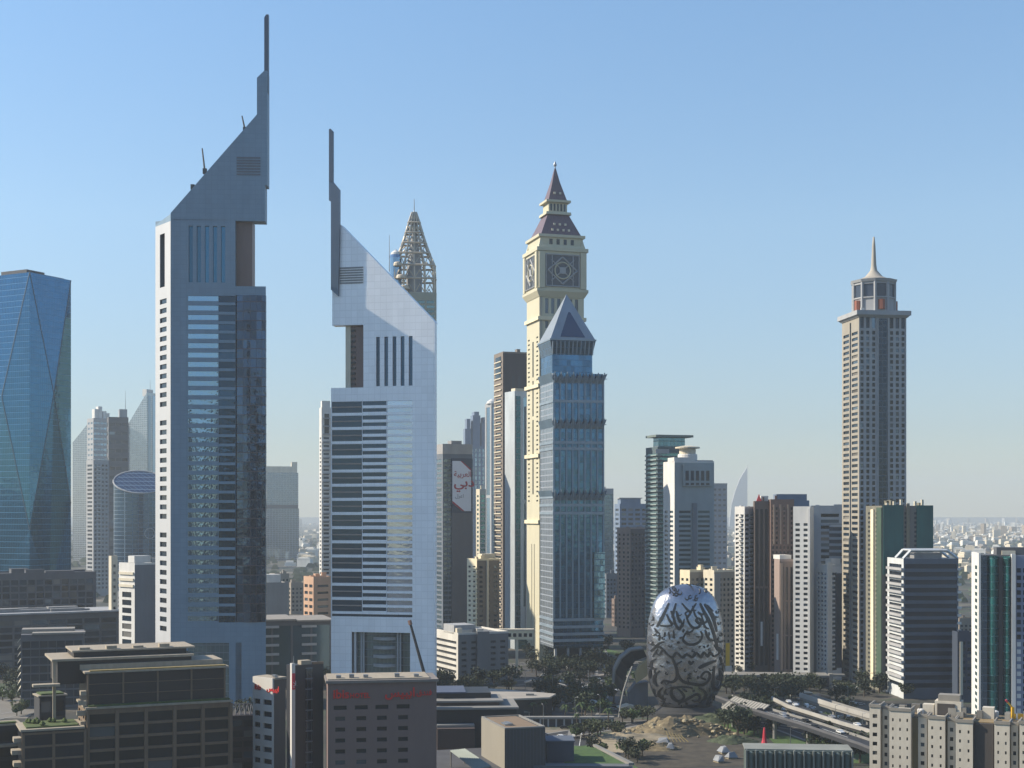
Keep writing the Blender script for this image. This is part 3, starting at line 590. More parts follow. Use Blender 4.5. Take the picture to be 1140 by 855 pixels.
# yellow covered bridge
X0, Y0 = X(541, 895), 895; e = empty('skybridge', 'cream covered footbridge crossing beside the foot of the clock tower', 'footbridge', (X0, Y0, 0)); L_ = X(594, 895)-X0
MB().box(0, L_, 0, 5, Z(712, 895), Z(702, 895)).build('bridge_deck', mat('warm_cream', (.68, .60, .42)), e)
for k in range(9): MB().box(L_*(k+.15)/9, L_*(k+.75)/9, -.12, -.01, Z(709, 895), Z(705, 895)).build('window', dark, e)
MB().box(-.3, L_+.3, -.3, 5.3, Z(702, 895)+.01, Z(701, 895)+.3).build('bridge_roof', cream, e); MB().box(1, 3.2, 1, 4, 0, Z(712, 895)-.01).build('leg', cream, e); MB().box(L_*.62, L_*.68, 1, 4, 0, Z(712, 895)-.01).build('leg', cream, e)

# ------------------------------------------------------------------ cream clock tower with steep pointed roofs
def clock_tower():
    b = B('clock_tower', 'tall cream tower with square clock stage and steep purple brown pointed roofs', 586.5, 600.5, 650, 960, 326, ratio=.9, cat='skyscraper')
    cw = mat('clock_cream', (.51, .475, .345), .75, var=.07); cf = mat('clock_front', (.46, .46, .40)); sl_ = mat('roof_slate', (.15, .10, .13), .6, var=.25, scale=1.2); z, u, v, W, D = b.z, b.u, b.v, b.W, b.D
    fo = []; n = 62; z0, z1 = 100, z(370)
    fo += cells(W*.10, W*.9, z(722), z(600), 7, 20, .5, .5)+cells(W*.08, W*.92, z(585), z(372), 9, 40, .5, .55)+cells(W*.1, W*.9, z(366), z(356), 6, 1, .55, .8)+cells(W*.1, W*.9, z(350), z(330), 6, 1, .55, .85)
    lo = cells(D*.3, D*.7, z(722), z(605), 2, 1, .22, .98)+[(D*.1, D*.24, q[2], q[3]) for q in cells(0, 1, z(560), z(372), 1, 36, 1, .35)]+[(D*.76, D*.9, q[2], q[3]) for q in cells(0, 1, z(560), z(372), 1, 36, 1, .35)]+[(D*.45, D*.55, z(a), z(a-40)) for a in (550, 506, 462, 418)]
    b.shell(cw, fo, lo, glass('clock_glass', (.10, .13, .16), .5, .15), depth=.7)
    b.box('front_cladding', cf, W*.02, W*.06, -.3, -.02, 10, b.H-1)
    for y in (581, 507, 429, 354):                     # string courses
        o = 1.4; MB().box(-o, W+o, -o, D+o, z(y+2), z(y-2)).build('string_course', mat('warm_cream', (.68, .60, .42)), b.root)
    cx, cy = W/2, D/2
    def st(name, m, a, y0, y1, a2=None): a2 = a if a2 is None else a2; return MB().frustum(cx, cy, a, a*.92, a2, a2*.92, z(y0)+.01, z(y1)).build(name, m, b.root)
    s = b.m(1); h = W/2
    st('cornice', cw, h+.5*s, 330, 324, h+4*s); st('cornice', cw, h+4*s, 324, 321)
    # clock stage: open box with faces
    A = h+2.2*s; st('clock_stage', cw, A, 321, 279); st('cornice', cw, A+1.8*s, 279, 275); st('upper_stage', cw, A-1.0*s, 275, 272, A-1.5*s)
    yy = cy-A*.92
    for side in ('front', 'left'):
        f = (lambda a, zz, d: (cx+a, cy-A*.92-d, zz)) if side == 'front' else (lambda a, zz, d: (cx-A-d, cy-a*.92, zz))
        def plate(nm, m, a0, a1, q0, q1, d0, d1):
            p = [f(a0, q0, d0), f(a1, q1, d1)]; xs = sorted((p[0][0], p[1][0])); ys = sorted((p[0][1], p[1][1])); zs = sorted((p[0][2], p[1][2])); return MB().box(*xs, *ys, *zs).build(nm, m, b.root)
        k = A*.70; plate('clock_panel', mat('clock_dark', (.08, .10, .13), .5), -k, k, z(318), z(283), .02, .25)
        for q in (-1, 1): plate('corner_pier', cw, q*A*.74, q*A*.98, z(320.5), z(280), .02, 1.2)
        m_ = (z(318)+z(283))/2; hh = (z(283)-z(318))/2; mb = MB()
        ring = [f(k*.86*cos(2*pi*j/8), m_+hh*.86*sin(2*pi*j/8), .5) for j in range(8)]
        for j in range(4): mb.tube(ring[2*j], ring[(2*j+2) % 8], .55, n=4)
        for j in (1, 3, 5, 7): mb.tube(f(0, m_, .5), f(k*.95*cos(2*pi*j/8), m_+hh*.95*sin(2*pi*j/8), .5), .4, n=4)
        for q in (-1, 1): mb.tube(f(q*k*.98, m_-hh, .5), f(q*k*.98, m_+hh, .5), .5, n=4); mb.tube(f(-k, m_+q*hh, .5), f(k, m_+q*hh, .5), .5, n=4); mb.tube(f(q*k*.62, m_-hh, .5), f(q*k*.62, m_+hh, .5), .35, n=4)
        mb.build('tracery', lgrey, b.root); mb = MB()
        for j in range(24):
            a, a2 = 2*pi*j/24, 2*pi*(j+1)/24; mb.tube(f(k*.46*cos(a), m_+k*.46*sin(a), .6), f(k*.46*cos(a2), m_+k*.46*sin(a2), .6), .5, n=4)
        mb.build('clock_ring', cw, b.root); plate('clock_boss', lgrey, -k*.18, k*.18, m_-k*.18, m_+k*.18, .26, .8)
    st('drum', cw, h-1*s, 272, 263); st('cornice', cw, h+1.2*s, 263, 260)
    for k in range(4): MB().box(cx-h*.55+k*h*.32, cx-h*.55+k*h*.32+h*.14, cy-(h-s)*.92-.12, cy-(h-s)*.92-.01, z(271), z(265)).build('window', dark, b.root)
    a0 = h-2.5*s
    st('roof', sl_, a0, 260, 235, b.m(12.5)); st('cornice', cw, b.m(15), 235, 232, b.m(14.5)); st('lantern', cw, b.m(11), 232, 221); st('cornice', cw, b.m(14.5), 221, 218.5); st('roof', sl_, b.m(11), 218.5, 197, b.m(4.6)); st('roof', sl_, b.m(4.6), 197, 180, b.m(.7))
    for k in range(5): MB().box(cx-b.m(9)+k*b.m(4), cx-b.m(9)+k*b.m(4)+b.m(2), cy-b.m(11)*.92-.15, cy-b.m(11)*.92-.01, z(230.5), z(222.5)).build('window', dark, b.root)
    MB().lathe(cx, cy, [(.5, z(182)), (.5, z(178)), (1.2, z(177)), (1.2, z(175.5)), (.2, z(172))], 8).build('finial', steel, b.root)
    for r, (y, nn, hw) in enumerate(((254, 4, 15), (247, 3, 12), (210, 2, 4))):        # dormer lights on the roofs
        for k in range(nn):
            t = (260-y)/25 if y > 230 else (218.5-y)/21.5; aa = (a0+(b.m(12.5)-a0)*t if y > 230 else b.m(11)+(b.m(4.6)-b.m(11))*t)*.92; xx = cx+(k-(nn-1)/2)*b.m(6.5)
            MB().box(xx-.7, xx+.7, cy-aa-.8, cy-aa+1, z(y+1.2), z(y-1.2)).build('dormer', cream, b.root)
    for q in (-1, 1):
        MB().frustum(cx+q*(h-1), cy-h*.92+1, 1.8, 1.8, .4, .4, z(275)+.02, z(266)).build('pinnacle', cw, b.root); MB().frustum(cx+q*(h-1), cy+h*.92-1, 1.8, 1.8, .4, .4, z(275)+.02, z(266)).build('pinnacle', cw, b.root)
    b.finish()
clock_tower()

# ------------------------------------------------------------------ blue glass tower with pyramid top
def pyramid_tower():
    b = B('pyramid_tower', 'blue glass tower of flared tiers topped by a steep glass pyramid', 602, 616.5, 671.5, 900, 415, ratio=.95, cat='skyscraper')
    g = glass('pyr_glass', (.07, .21, .38), .85, .07, 3.9, 2.6, .06, (.06, .12, .19), cell=.3, bump=.05); gs = glass('pyr_side', (.40, .46, .52), .6, .25, 3.9, 4, .15, (.25, .28, .32)); rib = mat('pyr_rib', (.22, .32, .42), .4, .5); band = mat('pyr_band', (.34, .42, .49), .5, .3)
    z, W, D, u = b.z, b.W, b.D, b.u
    b.box('glass_wall', g, 0, W, 0, D, 14, b.H-.02); b.box('side_wall', gs, -.25, -.02, 0, D, 14, b.H-.02)  # side glass paler than the front, its lit look put into the colour
    for k in range(9):
        x = W*(k+.0)/8; MB().box(x-.55, x+.55, -.7, -.01, z(688), b.H-3).build('rib', rib, b.root)
    for y in (446, 492, 499, 553, 562, 571, 690, 698, 706, 713): MB().box(-.8, W+.5, -.8, D+.2, z(y+1.8), z(y-1.2)).build('band', band, b.root)
    for y, o in ((415, 2.2), (466, 1.8), (546, 2.0)):   # flares
        n = 8; mb = MB(); zt, zb = z(y), z(y+11)
        for k in range(n*2):
            x0 = W*k/(2*n); x1 = W*(k+1)/(2*n)
            mb.quad((x0, -.62, zb), (x1, -.62, zb), (x1 if k % 2 else x1, -o-.6, zt-(0 if k % 2 else 3.4)), (x0, -o-.6, zt-(3.4 if k % 2 else 0)))
        mb.quad((0, 0, zb), (0, D, zb), (-o, D, zt), (-o, -o, zt)); mb.quad((W, 0, zb), (W, D, zb), (W+o, D, zt), (W+o, -o, zt)); mb.build('flare', rib if y != 466 else rib, b.root)
        MB().box(-o, W+o, -o+.2, .0, zt-3.5, zt-3.2).build('flare_shelf', rib, b.root)
        mb = MB()
        for k in range(9): x = W*k/8; mb.tube((x, -.7, zb), (x, -o-.8, zt+.4), .4, n=4)
        mb.build('flare_rib', band, b.root)
    a = u(616), u(660.5); cx = (a[0]+a[1])/2; hw = (a[1]-a[0])/2; cy = D*.5
    MB().box(cx-hw, cx+hw, cy-hw, cy+hw, b.H-.01, z(378)).build('neck', g, b.root)
    MB().frustum(cx, cy, hw+.1, hw+.1, hw+1.8, hw+1.8, z(394), z(378)-.2).build('neck_flare', g, b.root)
    mb = MB()
    for k in range(11):
        x = cx-hw+2*hw*k/10; mb.tube((x, cy-hw-.4, z(394)), (x+.3*(k-5)/5, cy-hw-2.2, z(379)), .45, n=4)
    mb.build('neck_rib', band, b.root); MB().box(cx-hw-2.2, cx+hw+2.2, cy-hw-2.2, cy+hw+2.2, z(378)-.15, z(376.5)).build('neck_cornice', band, b.root)
    fr = mat('pyr_frame', (.42, .46, .49), .4, .5); zb, zt = z(376.4), z(323)
    MB().frustum(cx, cy, hw+1.5, hw+1.5, .2, .2, zb, zt).build('pyramid', fr, b.root)
    bb = hw+1.5; f = lambda s, t, out=.25: (cx+s*bb*(1-t), cy-bb*(1-t)-out, zb+(zt-zb)*t)
    MB().quad(f(-.58, .04), f(.58, .04), f(.1, .60), f(-.1, .60)).build('pyramid_glass', glass('pyr_deep', (.06, .13, .22), .7, .1), b.root)
    for q in (0, .25, .5, .75): b.box('column', lgrey, W*q+1, W*q+2.4, 1, 3, 0, 13.98)
    b.box('column', lgrey, W-3, W-1.6, 1, 3, 0, 13.98); b.box('lobby', dark, 4, W-4, 8, D-4, 0, 13.98)
    b.box('lower_glass_wing', glass('wing_glass', (.18, .36, .48), .85, .08, 3.9, 2, .15, (.08, .16, .22), cell=.5), W*.80, W+.6, -1.6, -.85, z(689), z(615))
    b.finish()
pyramid_tower()

# ------------------------------------------------------------------ towers right of centre
b = tower('glass_tower', 'narrow pale blue tower just behind the pyramid topped tower', 664, 671, 683, 1500, 545, lgrey, curt('mid_blue', (.16, .27, .38), 4, 3), (1, 90, .9, .97), None, clut=1, ratio=1, cat='skyscraper'); b.finish()
b = tower('grey_tower', 'broad slate tower with striped windows behind the pink apartment tower', 684, 690, 722, 1600, 562, mat('slate_blue', (.20, .27, .38)), dark, (4, 5.2, .7, .5), (1, None, .6, .5), clut=2, ratio=.8)
b.box('crown', mat('slate_blue', (.20, .27, .38)), b.W*.05, b.W*.75, 3, 18, b.H+.01, b.z(555)); b.box('roof_edge', lgrey, 0, b.W*.8, 2, 20, b.z(555)+.01, b.z(554)); b.finish()
b = tower('pink_tower', 'slim pinkish apartment tower with small square windows', 687, 702, 718, 1140, 589, mat('plum_grey', (.15, .125, .13)), dark, (4, 5, .5, .5), (3, 5, .42, .5), wl=pink, clut=2, ratio=.9); b.finish()
b = tower('balcony_tower', 'dark teal tower with banded balconies under a wide flat roof canopy', 719, 732, 772, 1080, 499, mat('teal_wall', (.10, .15, .17)), tealg, (1, 5, .9, .6), (1, 5, .9, .5), clut=0, ratio=.8)
balconies(b, 'left', 5.0, -.8, b.D*.95, mat('pale_green', (.34, .42, .42)), out=1.4, h=1.0, lim=60); balconies(b, 'front', 5.0, -.6, b.W*.12, mat('pale_green', (.34, .42, .42)), out=1.4, h=1.0, lim=60)
b.box('upper_storey', curt('teal_dk', (.10, .22, .28), 4, 3), b.W*.08, b.W*.82, 4, b.D*.6, b.H+.01, b.z(486.5)); b.box('roof_canopy', mat('canopy_green', (.20, .25, .23)), -b.m(3), b.W*.97, -2, b.D*.8, b.z(486.5)+.01, b.z(484)); b.box('balcony', lgrey, -2.4, b.W*.3, -1.8, -1.45, b.z(505), b.z(500)); b.finish()
b = tower('white_corner_tower', 'pale green glass tower with a sunlit white corner and round rooftop pavilion', 738.5, 751, 795, 1020, 515, mat('green_grey', (.42, .48, .49)), mat('w_glass', (.04, .09, .11), .2, .3, rnd=.4), (2, 5.4, .62, .5), (2, 5.4, .62, .5), wl=white, clut=0, ratio=.9, top=34)
b.box('center_bay', mat('bay_grey', (.22, .25, .29)), b.W*.44, b.W*.56, -1, -.02, 8, b.z(560)); b.box('upper_bay', mat('green_grey', (.28, .33, .34)), b.W*.2, b.W*.92, -1.6, -.02, b.z(541), b.z(517))
for k in range(5): b.box('window', dark, b.W*(.26+.13*k), b.W*(.34+.13*k), -1.8, -1.62, b.z(535), b.z(524))
for k in range(5): b.box('window', dark, b.W*(.26+.13*k), b.W*(.34+.13*k), -1.8, -1.62, b.z(540), b.z(537.5))
cxx, r = b.W*.42, b.m(11.5); MB().lathe(cxx, r+1, [(r*.95, b.H+.01), (r*.95, b.z(506)), (r*.9, b.z(505))], 20).build('pavilion', white, b.root)
MB().lathe(cxx, r+1, [(r*.8, b.z(505)), (r*.8, b.z(499)), (r*1.2, b.z(498.5)), (r*1.2, b.z(497)), (r*.4, b.z(495.5))], 20).build('pavilion_roof', cream, b.root)
b.box('upper_storey', white, 0, b.W*.4, 1, b.D*.6, b.H+.01, b.z(509)); b.box('upper_storey', lgrey, b.W*.62, b.W*.98, 1, b.D*.6, b.H+.01, b.z(512)); b.finish()
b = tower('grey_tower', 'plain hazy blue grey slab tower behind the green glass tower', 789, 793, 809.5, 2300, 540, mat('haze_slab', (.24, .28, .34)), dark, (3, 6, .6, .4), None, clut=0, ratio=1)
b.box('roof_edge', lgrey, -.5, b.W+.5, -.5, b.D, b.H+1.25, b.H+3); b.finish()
b = tower('cream_block', 'sunlit cream apartment block stepping up behind the dark silver egg', 757, 768, 790, 855, 637, beige, dark, (4, 6, .5, .5), (2, 6, .5, .5), wl=mat('warm_cream', (.68, .60, .42)), clut=4, ratio=.7); b.finish()  # sunlight on the side is part of its paler wall colour
b = tower('cream_block', 'beige apartment block with many small windows just right of the egg', 783, 795, 818, 846, 637, mat('pale_beige', (.36, .32, .26)), dark, (5, 5.6, .5, .5), (2, 5.6, .5, .5), wl=cream, clut=4, ratio=.7); b.box('blank_wall', grey, -.1, b.W*.28, -.6, -.02, 0, b.H-1); b.finish()
b = tower('balcony_tower', 'slim tower with alternating white balconies and dark glass at the left end of the row', 818, 829, 840, 870, 566, lgrey, dark, (2, 5.2, .8, .5), (2, 5.2, .7, .5), wl=white, clut=2, ratio=.9); balconies(b, 'left', 5.2, b.D*.25, b.D*.6, white, out=1.0, lim=60)
balconies(b, 'front', 5.2, b.W*.45, b.W*.95, lgrey, out=1.0, lim=60); b.finish()
b = tower('brown_tower', 'dark brown glass tower with a single white stripe low on its front', 838.5, 840, 856, 866, 560, brown, mat('brn_glass', (.05, .045, .045), .2, .4, rnd=.3), (3, 80, .6, .97), None, clut=1, ratio=1.1)
b.box('stripe', white, b.W*.42, b.W*.56, -.3, -.02, b.z(719), b.z(692)); MB().frustum(b.W*.35, 4, 1.6, 1, .1, .1, b.H+1.2, b.z(550)).build('pennant', mat('pennant_red', (.5, .05, .05)), b.root)
b.box('upper_storey', white, b.W*.5, b.W, 4, 14, b.H+1.25, b.z(552)); b.finish()
b = tower('brown_tower', 'reddish brown tower with paired pale pilasters, taller of the two brown ones with stripes', 854, 858, 884, 862, 558, mat('red_brown', (.23, .15, .125)), mat('brn_glass', (.05, .045, .045), .2, .4), (6, 5.5, .5, .55), None, clut=1, ratio=.9)
for x in (.1, .38, .7): b.box('pilaster', mat('tan', (.46, .34, .26)), b.W*x, b.W*(x+.07), -.8, -.02, b.z(606), b.H-2)
b.finish()
b = tower('grey_tower', 'square bluish grey tower block with a flat dark crown behind the brown towers', 856, 862, 901, 980, 559, mat('slate_blue', (.20, .27, .38)), dark, (3, 12, .8, .7), None, clut=1, ratio=.7); b.box('crown', mat('slate_blue', (.20, .27, .38)), b.W*.1, b.W*.95, 2, 14, b.H+1.25, b.z(550)); b.finish()
b = tower('pale_brown_tower', 'lower pinkish brown tower with a white stripe and white rooftop rooms', 862, 868, 884, 845, 625, mat('tan_brown', (.26, .19, .155)), mat('brn_glass', (.05, .045, .045), .2, .4), (3, 40, .5, .96), None, wl=pink, clut=0, ratio=.9)
b.box('upper_storey', white, b.W*.1, b.W*.9, 2, 12, b.H+1.25, b.z(618)); b.box('pilaster', mat('tan', (.46, .34, .26)), b.W*.05, b.W*.2, -.5, -.02, 0, b.H-1); b.box('stripe', white, -.4, -.1, b.D*.2, b.D*.5, b.z(735), b.z(706)); b.finish()
b = tower('white_tower', 'bright white tower with two columns of square windows', 880, 883, 902, 840, 566, white, dark, (2, 6.0, .55, .5), None, clut=0, ratio=1, theta=-24, top=8); b.box('pilaster', white, b.W-1.4, b.W-.01, -.8, -.02, 0, b.H); b.finish()
b = tower('grey_tower', 'bluish grey office tower with wide dark bands, left of the tall square spired tower', 901, 903, 945, 868, 565, mat('blue_panel', (.34, .41, .485)), dark, (1, 6.6, .5, .55), None, clut=2, ratio=.9)
b.box('dark_bay', mat('bayd', (.05, .08, .12), .2, .3), b.W*.48, b.W*.98, -.3, -.02, 8, b.H-10)
for k in range(18): b.box('spandrel', mat('blue_panel', (.34, .41, .485)), b.W*.48, b.W*.98, -.6, -.31, b.H-12-k*3.9, b.H-10.4-k*3.9)
b.finish()
b = tower('white_tower', 'short pale tower with a white cap, standing before the tall square spired tower', 909, 921, 937, 838, 631, mat('pale_panel_bright', (.62, .64, .66), .5, .1), blueg, (1, 5, .35, .6), (3, 5, .6, .5), wl=mat('pale_side', (.52, .54, .54)), clut=0, ratio=1)
b.box('pilaster', white, -.3, b.W*.3, -.6, -.02, 8, b.H+3); b.box('roof_unit', white, b.W*.3, b.W, 1, 6, b.H+1.25, b.z(622)); b.box('dark_bay', mat('bayd', (.05, .08, .12), .2, .3), b.W*.55, b.W*.98, -.4, -.02, 8, b.H-4); b.finish()

# ------------------------------------------------------------------ tall square tower with a round crown and spire
def spired_tower():
    b = B('spired_tower', 'tall square grey tower with a windowed drum, conical cap and needle spire', 937.5, 956.5, 1009, 830, 353, ratio=.95, cat='skyscraper')
    W, D, z, u = b.W, b.D, b.z, b.u; wm = mat('spired_wall', (.48, .48, .48), .7); ws = mat('spired_side', (.42, .385, .32))
    fo = []; rows = 62
    us = [u(p) for p in (959.7, 966.2, 972.7, 992.6, 999, 1005.4)]; r0 = 368
    for x in us:
        fo += [(x-.95, x+.95, z(r0+6.45*k+4.2), z(r0+6.45*k)) for k in range(rows)]; fo.append((x-1.1, x+1.1, z(365), z(351)))
    mid = (u(978), u(987.6), z(768), z(349.5)+0); mid = (mid[0], mid[1], mid[2], z(354)); fo.append(mid)
    lo = []
    for q0, q1 in ((.08, .42), (.58, .92)): lo += [(D*q0, D*q1, z(r0+6.45*k+3.4), z(r0+6.45*k)) for k in range(rows)]
    lo.append((D*.46, D*.54, z(768), z(356)))
    b.shell(wm, [q for q in fo if q != mid], lo, dark, depth=.6)
    b.box('centre_strip', curt('strip_dark', (.05, .08, .12), 3.4, 2.5), mid[0], mid[1], -.35, -.02, mid[2], mid[3])
    for x in (u(976.6), u(988)): MB().box(x, x+.6, -.7, -.02, mid[2], mid[3]).build('rib', wm, b.root)
    mb = MB(); b.facade(mb, (-.05, D, -pi/2), [(D-q[1], D-q[0], q[2], q[3]) for q in lo], 0, b.H, .05, L=D); mb.build('lit_side_sheet', ws, b.root)  # sun-facing side, its warm lit tone put into the colour
    MB().frustum(W/2, D/2, W/2+.5, D/2+.5, W/2+1.8, D/2+1.8, b.H+.01, z(350.5)).box(-2.2, W+2.2, -2.2, D+2.2, z(350.5)+.01, z(345.5)).build('roof_slab', lgrey, b.root)
    cx, cy, r = W*.5, D*.5, b.m(24.2); n = 10
    def ring(nm, m, r0, r1, y0, y1, k=n): return MB().lathe(cx, cy, [(r0, z(y0)+.01), (r1, z(y1))], k, a0=pi/n+pi/2).build(nm, m, b.root)
    ring('drum', lgrey, r*.98, r*.98, 345.5, 330); ring('drum_ledge', lgrey, r*1.03, r*1.03, 330, 328.5); ring('drum_glass', mat('drum_glass', (.05, .07, .11), .25), r*.95, r*.95, 328.5, 314); ring('drum_top', lgrey, r, r, 314, 311.5); ring('roof_rim', lgrey, r*1.05, r*1.1, 311.5, 308.5)
    for k in range(n):
        a = pi/n+pi/2+2*pi*k/n; MB().lathe(cx+r*.97*cos(a), cy+r*.97*sin(a), [(1.0, z(345.5)+.02), (1.0, z(311.6))], 6).build('pier', lgrey, b.root)
        a2 = a+pi/n; c, s_ = cos(a2), sin(a2)
        if k % 2 == 0: MB().tube((cx+r*.925*c, cy+r*.925*s_, z(343)), (cx+r*.925*c, cy+r*.925*s_, z(332)), 2.2, n=8).build('red_panel', mat('brick_red', (.38, .13, .08)), b.root)
    prof = [(r*1.02, 308.4), (r*.7, 306.5), (r*.42, 303.5), (r*.26, 299), (r*.16, 296), (r*.12, 290), (r*.10, 280), (r*.075, 268), (r*.04, 258)]
    MB().lathe(cx, cy, [(p, z(q)) for p, q in prof], 20).build('spire', mat('spire_cream', (.49, .45, .38)), b.root, smooth=True)
    b.box('satellite_dish', white, 2, 4, 2, 3, z(345.5)+.02, z(342)); b.finish()
spired_tower()

b = tower('green_wrapped_tower', 'unfinished concrete tower partly wrapped in green netting', 964, 982, 1038, 790, 563, mat('raw_concrete', (.22, .20, .18)), blk, (5, 5.2, .55, .5), (2, 5.2, .5, .5), par=False, clut=3, ratio=.9, wl=mat('concrete_side', (.22, .21, .16)), base=3)
net = mat('green_net', (.03, .14, .125), .8, var=.25); b.box('netting', net, b.W*.02, b.W*.42, -.5, -.1, b.z(640), b.H+.4); b.box('netting', net, b.W*.68, b.W+.3, -.5, -.1, b.z(640), b.H+.2); b.box('netting', mat('green_net2', (.06, .11, .07), .8, var=.3), -.5, -.1, 0, b.D*.3, 4, b.H-1)
b.box('column_strip', mat('warm_cream', (.68, .60, .42)), -.9, -.1, b.D*.45, b.D*.62, 5, b.H-2); b.box('column_strip', mat('dirty_tan', (.30, .25, .17)), b.W*.48, b.W*.54, -.6, -.1, b.z(640), b.H+1)
for k in range(6): MB().box(b.W*(.1+.14*k), b.W*(.1+.14*k)+1.2, 1, 2.4, b.H+.01, b.H+1.5+(k % 3)).build('stub_column', cream, b.root)
b.finish()
b = tower('rounded_balcony_tower', 'dark blue office tower with sunlit white curved balcony ends and a white roof frame', 988, 1006, 1067, 760, 622, mat('navy_spandrel', (.13, .16, .21), .5, .3), mat('navy_glass', (.03, .045, .07), .15, .4, rnd=.3), (1, 8.6, .98, .58), (1, 8.6, .8, .45), wl=mat('pale_side', (.52, .54, .54)), par=False, clut=0, ratio=.9, base=5, top=2)
balconies(b, 'left', 8.6, -1.3, b.D*.9, mat('balcony_grey_white', (.49, .49, .49)), out=1.8, h=1.3, lim=24); balconies(b, 'front', 8.6, b.W-.6, b.W+1.4, white, out=.8, h=1.3, lim=24)
zt = b.H; mb = MB(); fr_ = mat('pale_frame', (.58, .60, .60), .5, .2)
for y in (1, b.D*.5): MB().tube((0, y, zt), (b.W*.14, y, zt+4.5), .8, n=4).tube((b.W*.14, y, zt+4.5), (b.W*.8, y, zt+4.5), .8, n=4).tube((b.W*.8, y, zt+4.5), (b.W, y, zt), .8, n=4).build('roof_frame', fr_, b.root)
for x in (.14, .3, .48, .64, .8): MB().tube((b.W*x, 1, zt+4.5), (b.W*x, b.D*.5, zt+4.5), .5, n=4).build('roof_beam', fr_, b.root)
b.box('roof_unit', grey, b.W*.25, b.W*.75, 5, 12, zt+.01, zt+3); b.finish()
b = tower('dark_block', 'low dark block with one pale vertical strip between the balcony tower and the teal towers', 1060, 1066, 1086, 745, 706, mat('navy_wall', (.05, .07, .11)), dark, (2, 7, .8, .5), None, clut=1, ratio=.8); b.box('stripe', cream, b.W*.12, b.W*.28, -.5, -.02, 4, b.H-4); b.finish()
def teal_towers():
    b = B('teal_twin_tower', 'teal glass tower with white edge strips at the right edge of the view', 1083, 1091, 1160, 650, 618, ratio=.8, cat='skyscraper')
    tg = curt('teal_curtain', (.08, .38, .38), 3.6, 2.4, lw=.12, lcol=(.03, .11, .12), cell=.4); W, D, u = b.W, b.D, b.u
    b.box('core', dgrey, 0, W, 2, D, 0, b.H); z = b.H
    MB().box(-.6, u(1091.8), -.5, D, 0, z+1).build('edge_tower', white, b.root)
    for k in range(int((b.H-9)/3.1)): MB().box(-.75, -.61, D*.2, D*.45, 6+k*3.1, 7.7+k*3.1).build('window', tealg, b.root)
    b.box('blue_bay', curt('blue_bay', (.14, .22, .33), 3.6, 2.4), u(1092), u(1099), .2, 1.9, 0, z)
    for x0, x1 in ((1099, 1112.5), (1117, 1126)):
        a, c = u(x0), u(x1); n = 8; MB().slab([(c, 2)]+[(c-(c-a)*k/n, 2-2.6*sin(pi*k/n)) for k in range(n+1)], 0, z-.5).build('curved_bay', tg, b.root)
    b.box('dark_slot', blk, u(1112.6), u(1116.9), 1.2, 1.95, 0, z-1); b.box('edge_strip', white, u(1126), u(1130.5), -.8, 1.9, 0, z+.6)
    b.box('blue_bay', mat('blue_wall', (.26, .30, .42)), u(1130.6), W, 0, 1.9, 0, z)
    for k in range(int((b.H-8)/3.4)): MB().box(u(1132), u(1136.5), -.12, -.01, 5+k*3.4, 7+k*3.4).build('window', white if k < 11 else dark, b.root)
    for k in range(int((b.H-8)/3.4)): MB().box(u(1139), u(1144), -.12, -.01, 5+k*3.4, 7+k*3.4).build('window', dark, b.root)
    b.box('roof_unit', dgrey, W*.3, W*.8, 5, 14, z+.01, z+3.5); b.box('roof_unit', cream, W*.38, W*.6, 4, 4.9, z+.01, z+2)
teal_towers()

# ------------------------------------------------------------------ distant sail building and far city
e = empty('sail_tower', 'faint white sail shaped tower far off in the haze by the sea', 'skyscraper', (X(811, 11000), 11000, 0)); sc_ = 11000/F
pf = [(0, 0), (0, 190)]+[(18*sc_*0+((q/12)**1.9)*19*sc_, 190+(1-0)*(q/12)*130) for q in range(1, 13)]
pf = [(sc_*(2+20*(1-t)**0+0), 0) for t in (0,)]
outl = [(sc_*21, 0), (sc_*21, Z(520, 11000)), (sc_*18.5, Z(524, 11000)), (sc_*13, Z(533, 11000)), (sc_*7.5, Z(547, 11000)), (sc_*3.5, Z(562, 11000)), (sc_*1.5, Z(580, 11000)), (sc_*1.2, 0)]
MB().prism(outl, 0, 40).build('sail', mat('sail_white', (.47, .47, .46)), e); MB().tube((sc_*21, 20, 0), (sc_*21.5, 20, Z(517, 11000)), 3, 1.5).build('mast', white, e)
rr = random.Random(5)
hm = [mat('far_cream', (.62, .55, .42)), mat('far_white', (.72, .70, .64)), mat('far_tan', (.44, .36, .26)), mat('far_grey', (.38, .36, .34))]
hs = []
for i in range(8):
    w_, d_, h_ = rr.uniform(14, 30), rr.uniform(12, 22), rr.choice((6, 8, 9, 12, 15)); m = MB(); m.box(-w_/2, w_/2, 0, d_, 0, h_)
    m.box(-w_/2, w_/2, -.3, -.01, h_-.8, h_+1); m.box(-w_/2+2, w_/2-5, 3, d_-3, h_+.01, h_+rr.uniform(2, 4))
    me = bpy.data.meshes.new('house'); me.from_pydata(m.v, [], m.f); me.materials.append(hm[i % 4]); hs.append(me)
n = 0; spots = []
def clear(px, Y): return Y > 1250
while n < 290:
    k = rr.random()
    if k < .72: px = rr.uniform(1036, 1175)
    elif k < .84: px = rr.uniform(320, 362)
    elif k < .92: px = rr.uniform(800, 822)
    else: px = rr.uniform(670, 700)
    py = rr.uniform(596, 646 if px > 1000 else 632); Y = H*F/(py-HY)
    x = X(px, Y)
    if any(abs(x-a) < 32 and abs(Y-c) < 26 for a, c in spots): continue
    spots.append((x, Y)); o = link('house', rr.choice(hs), None, (x, Y, 0), rr.uniform(-.5, .5)); n += 1
    tag(o, 'small pale flat roofed house in the low city fading into the haze', 'house', 'low houses of the far city')
far = [MB(), MB(), MB()]
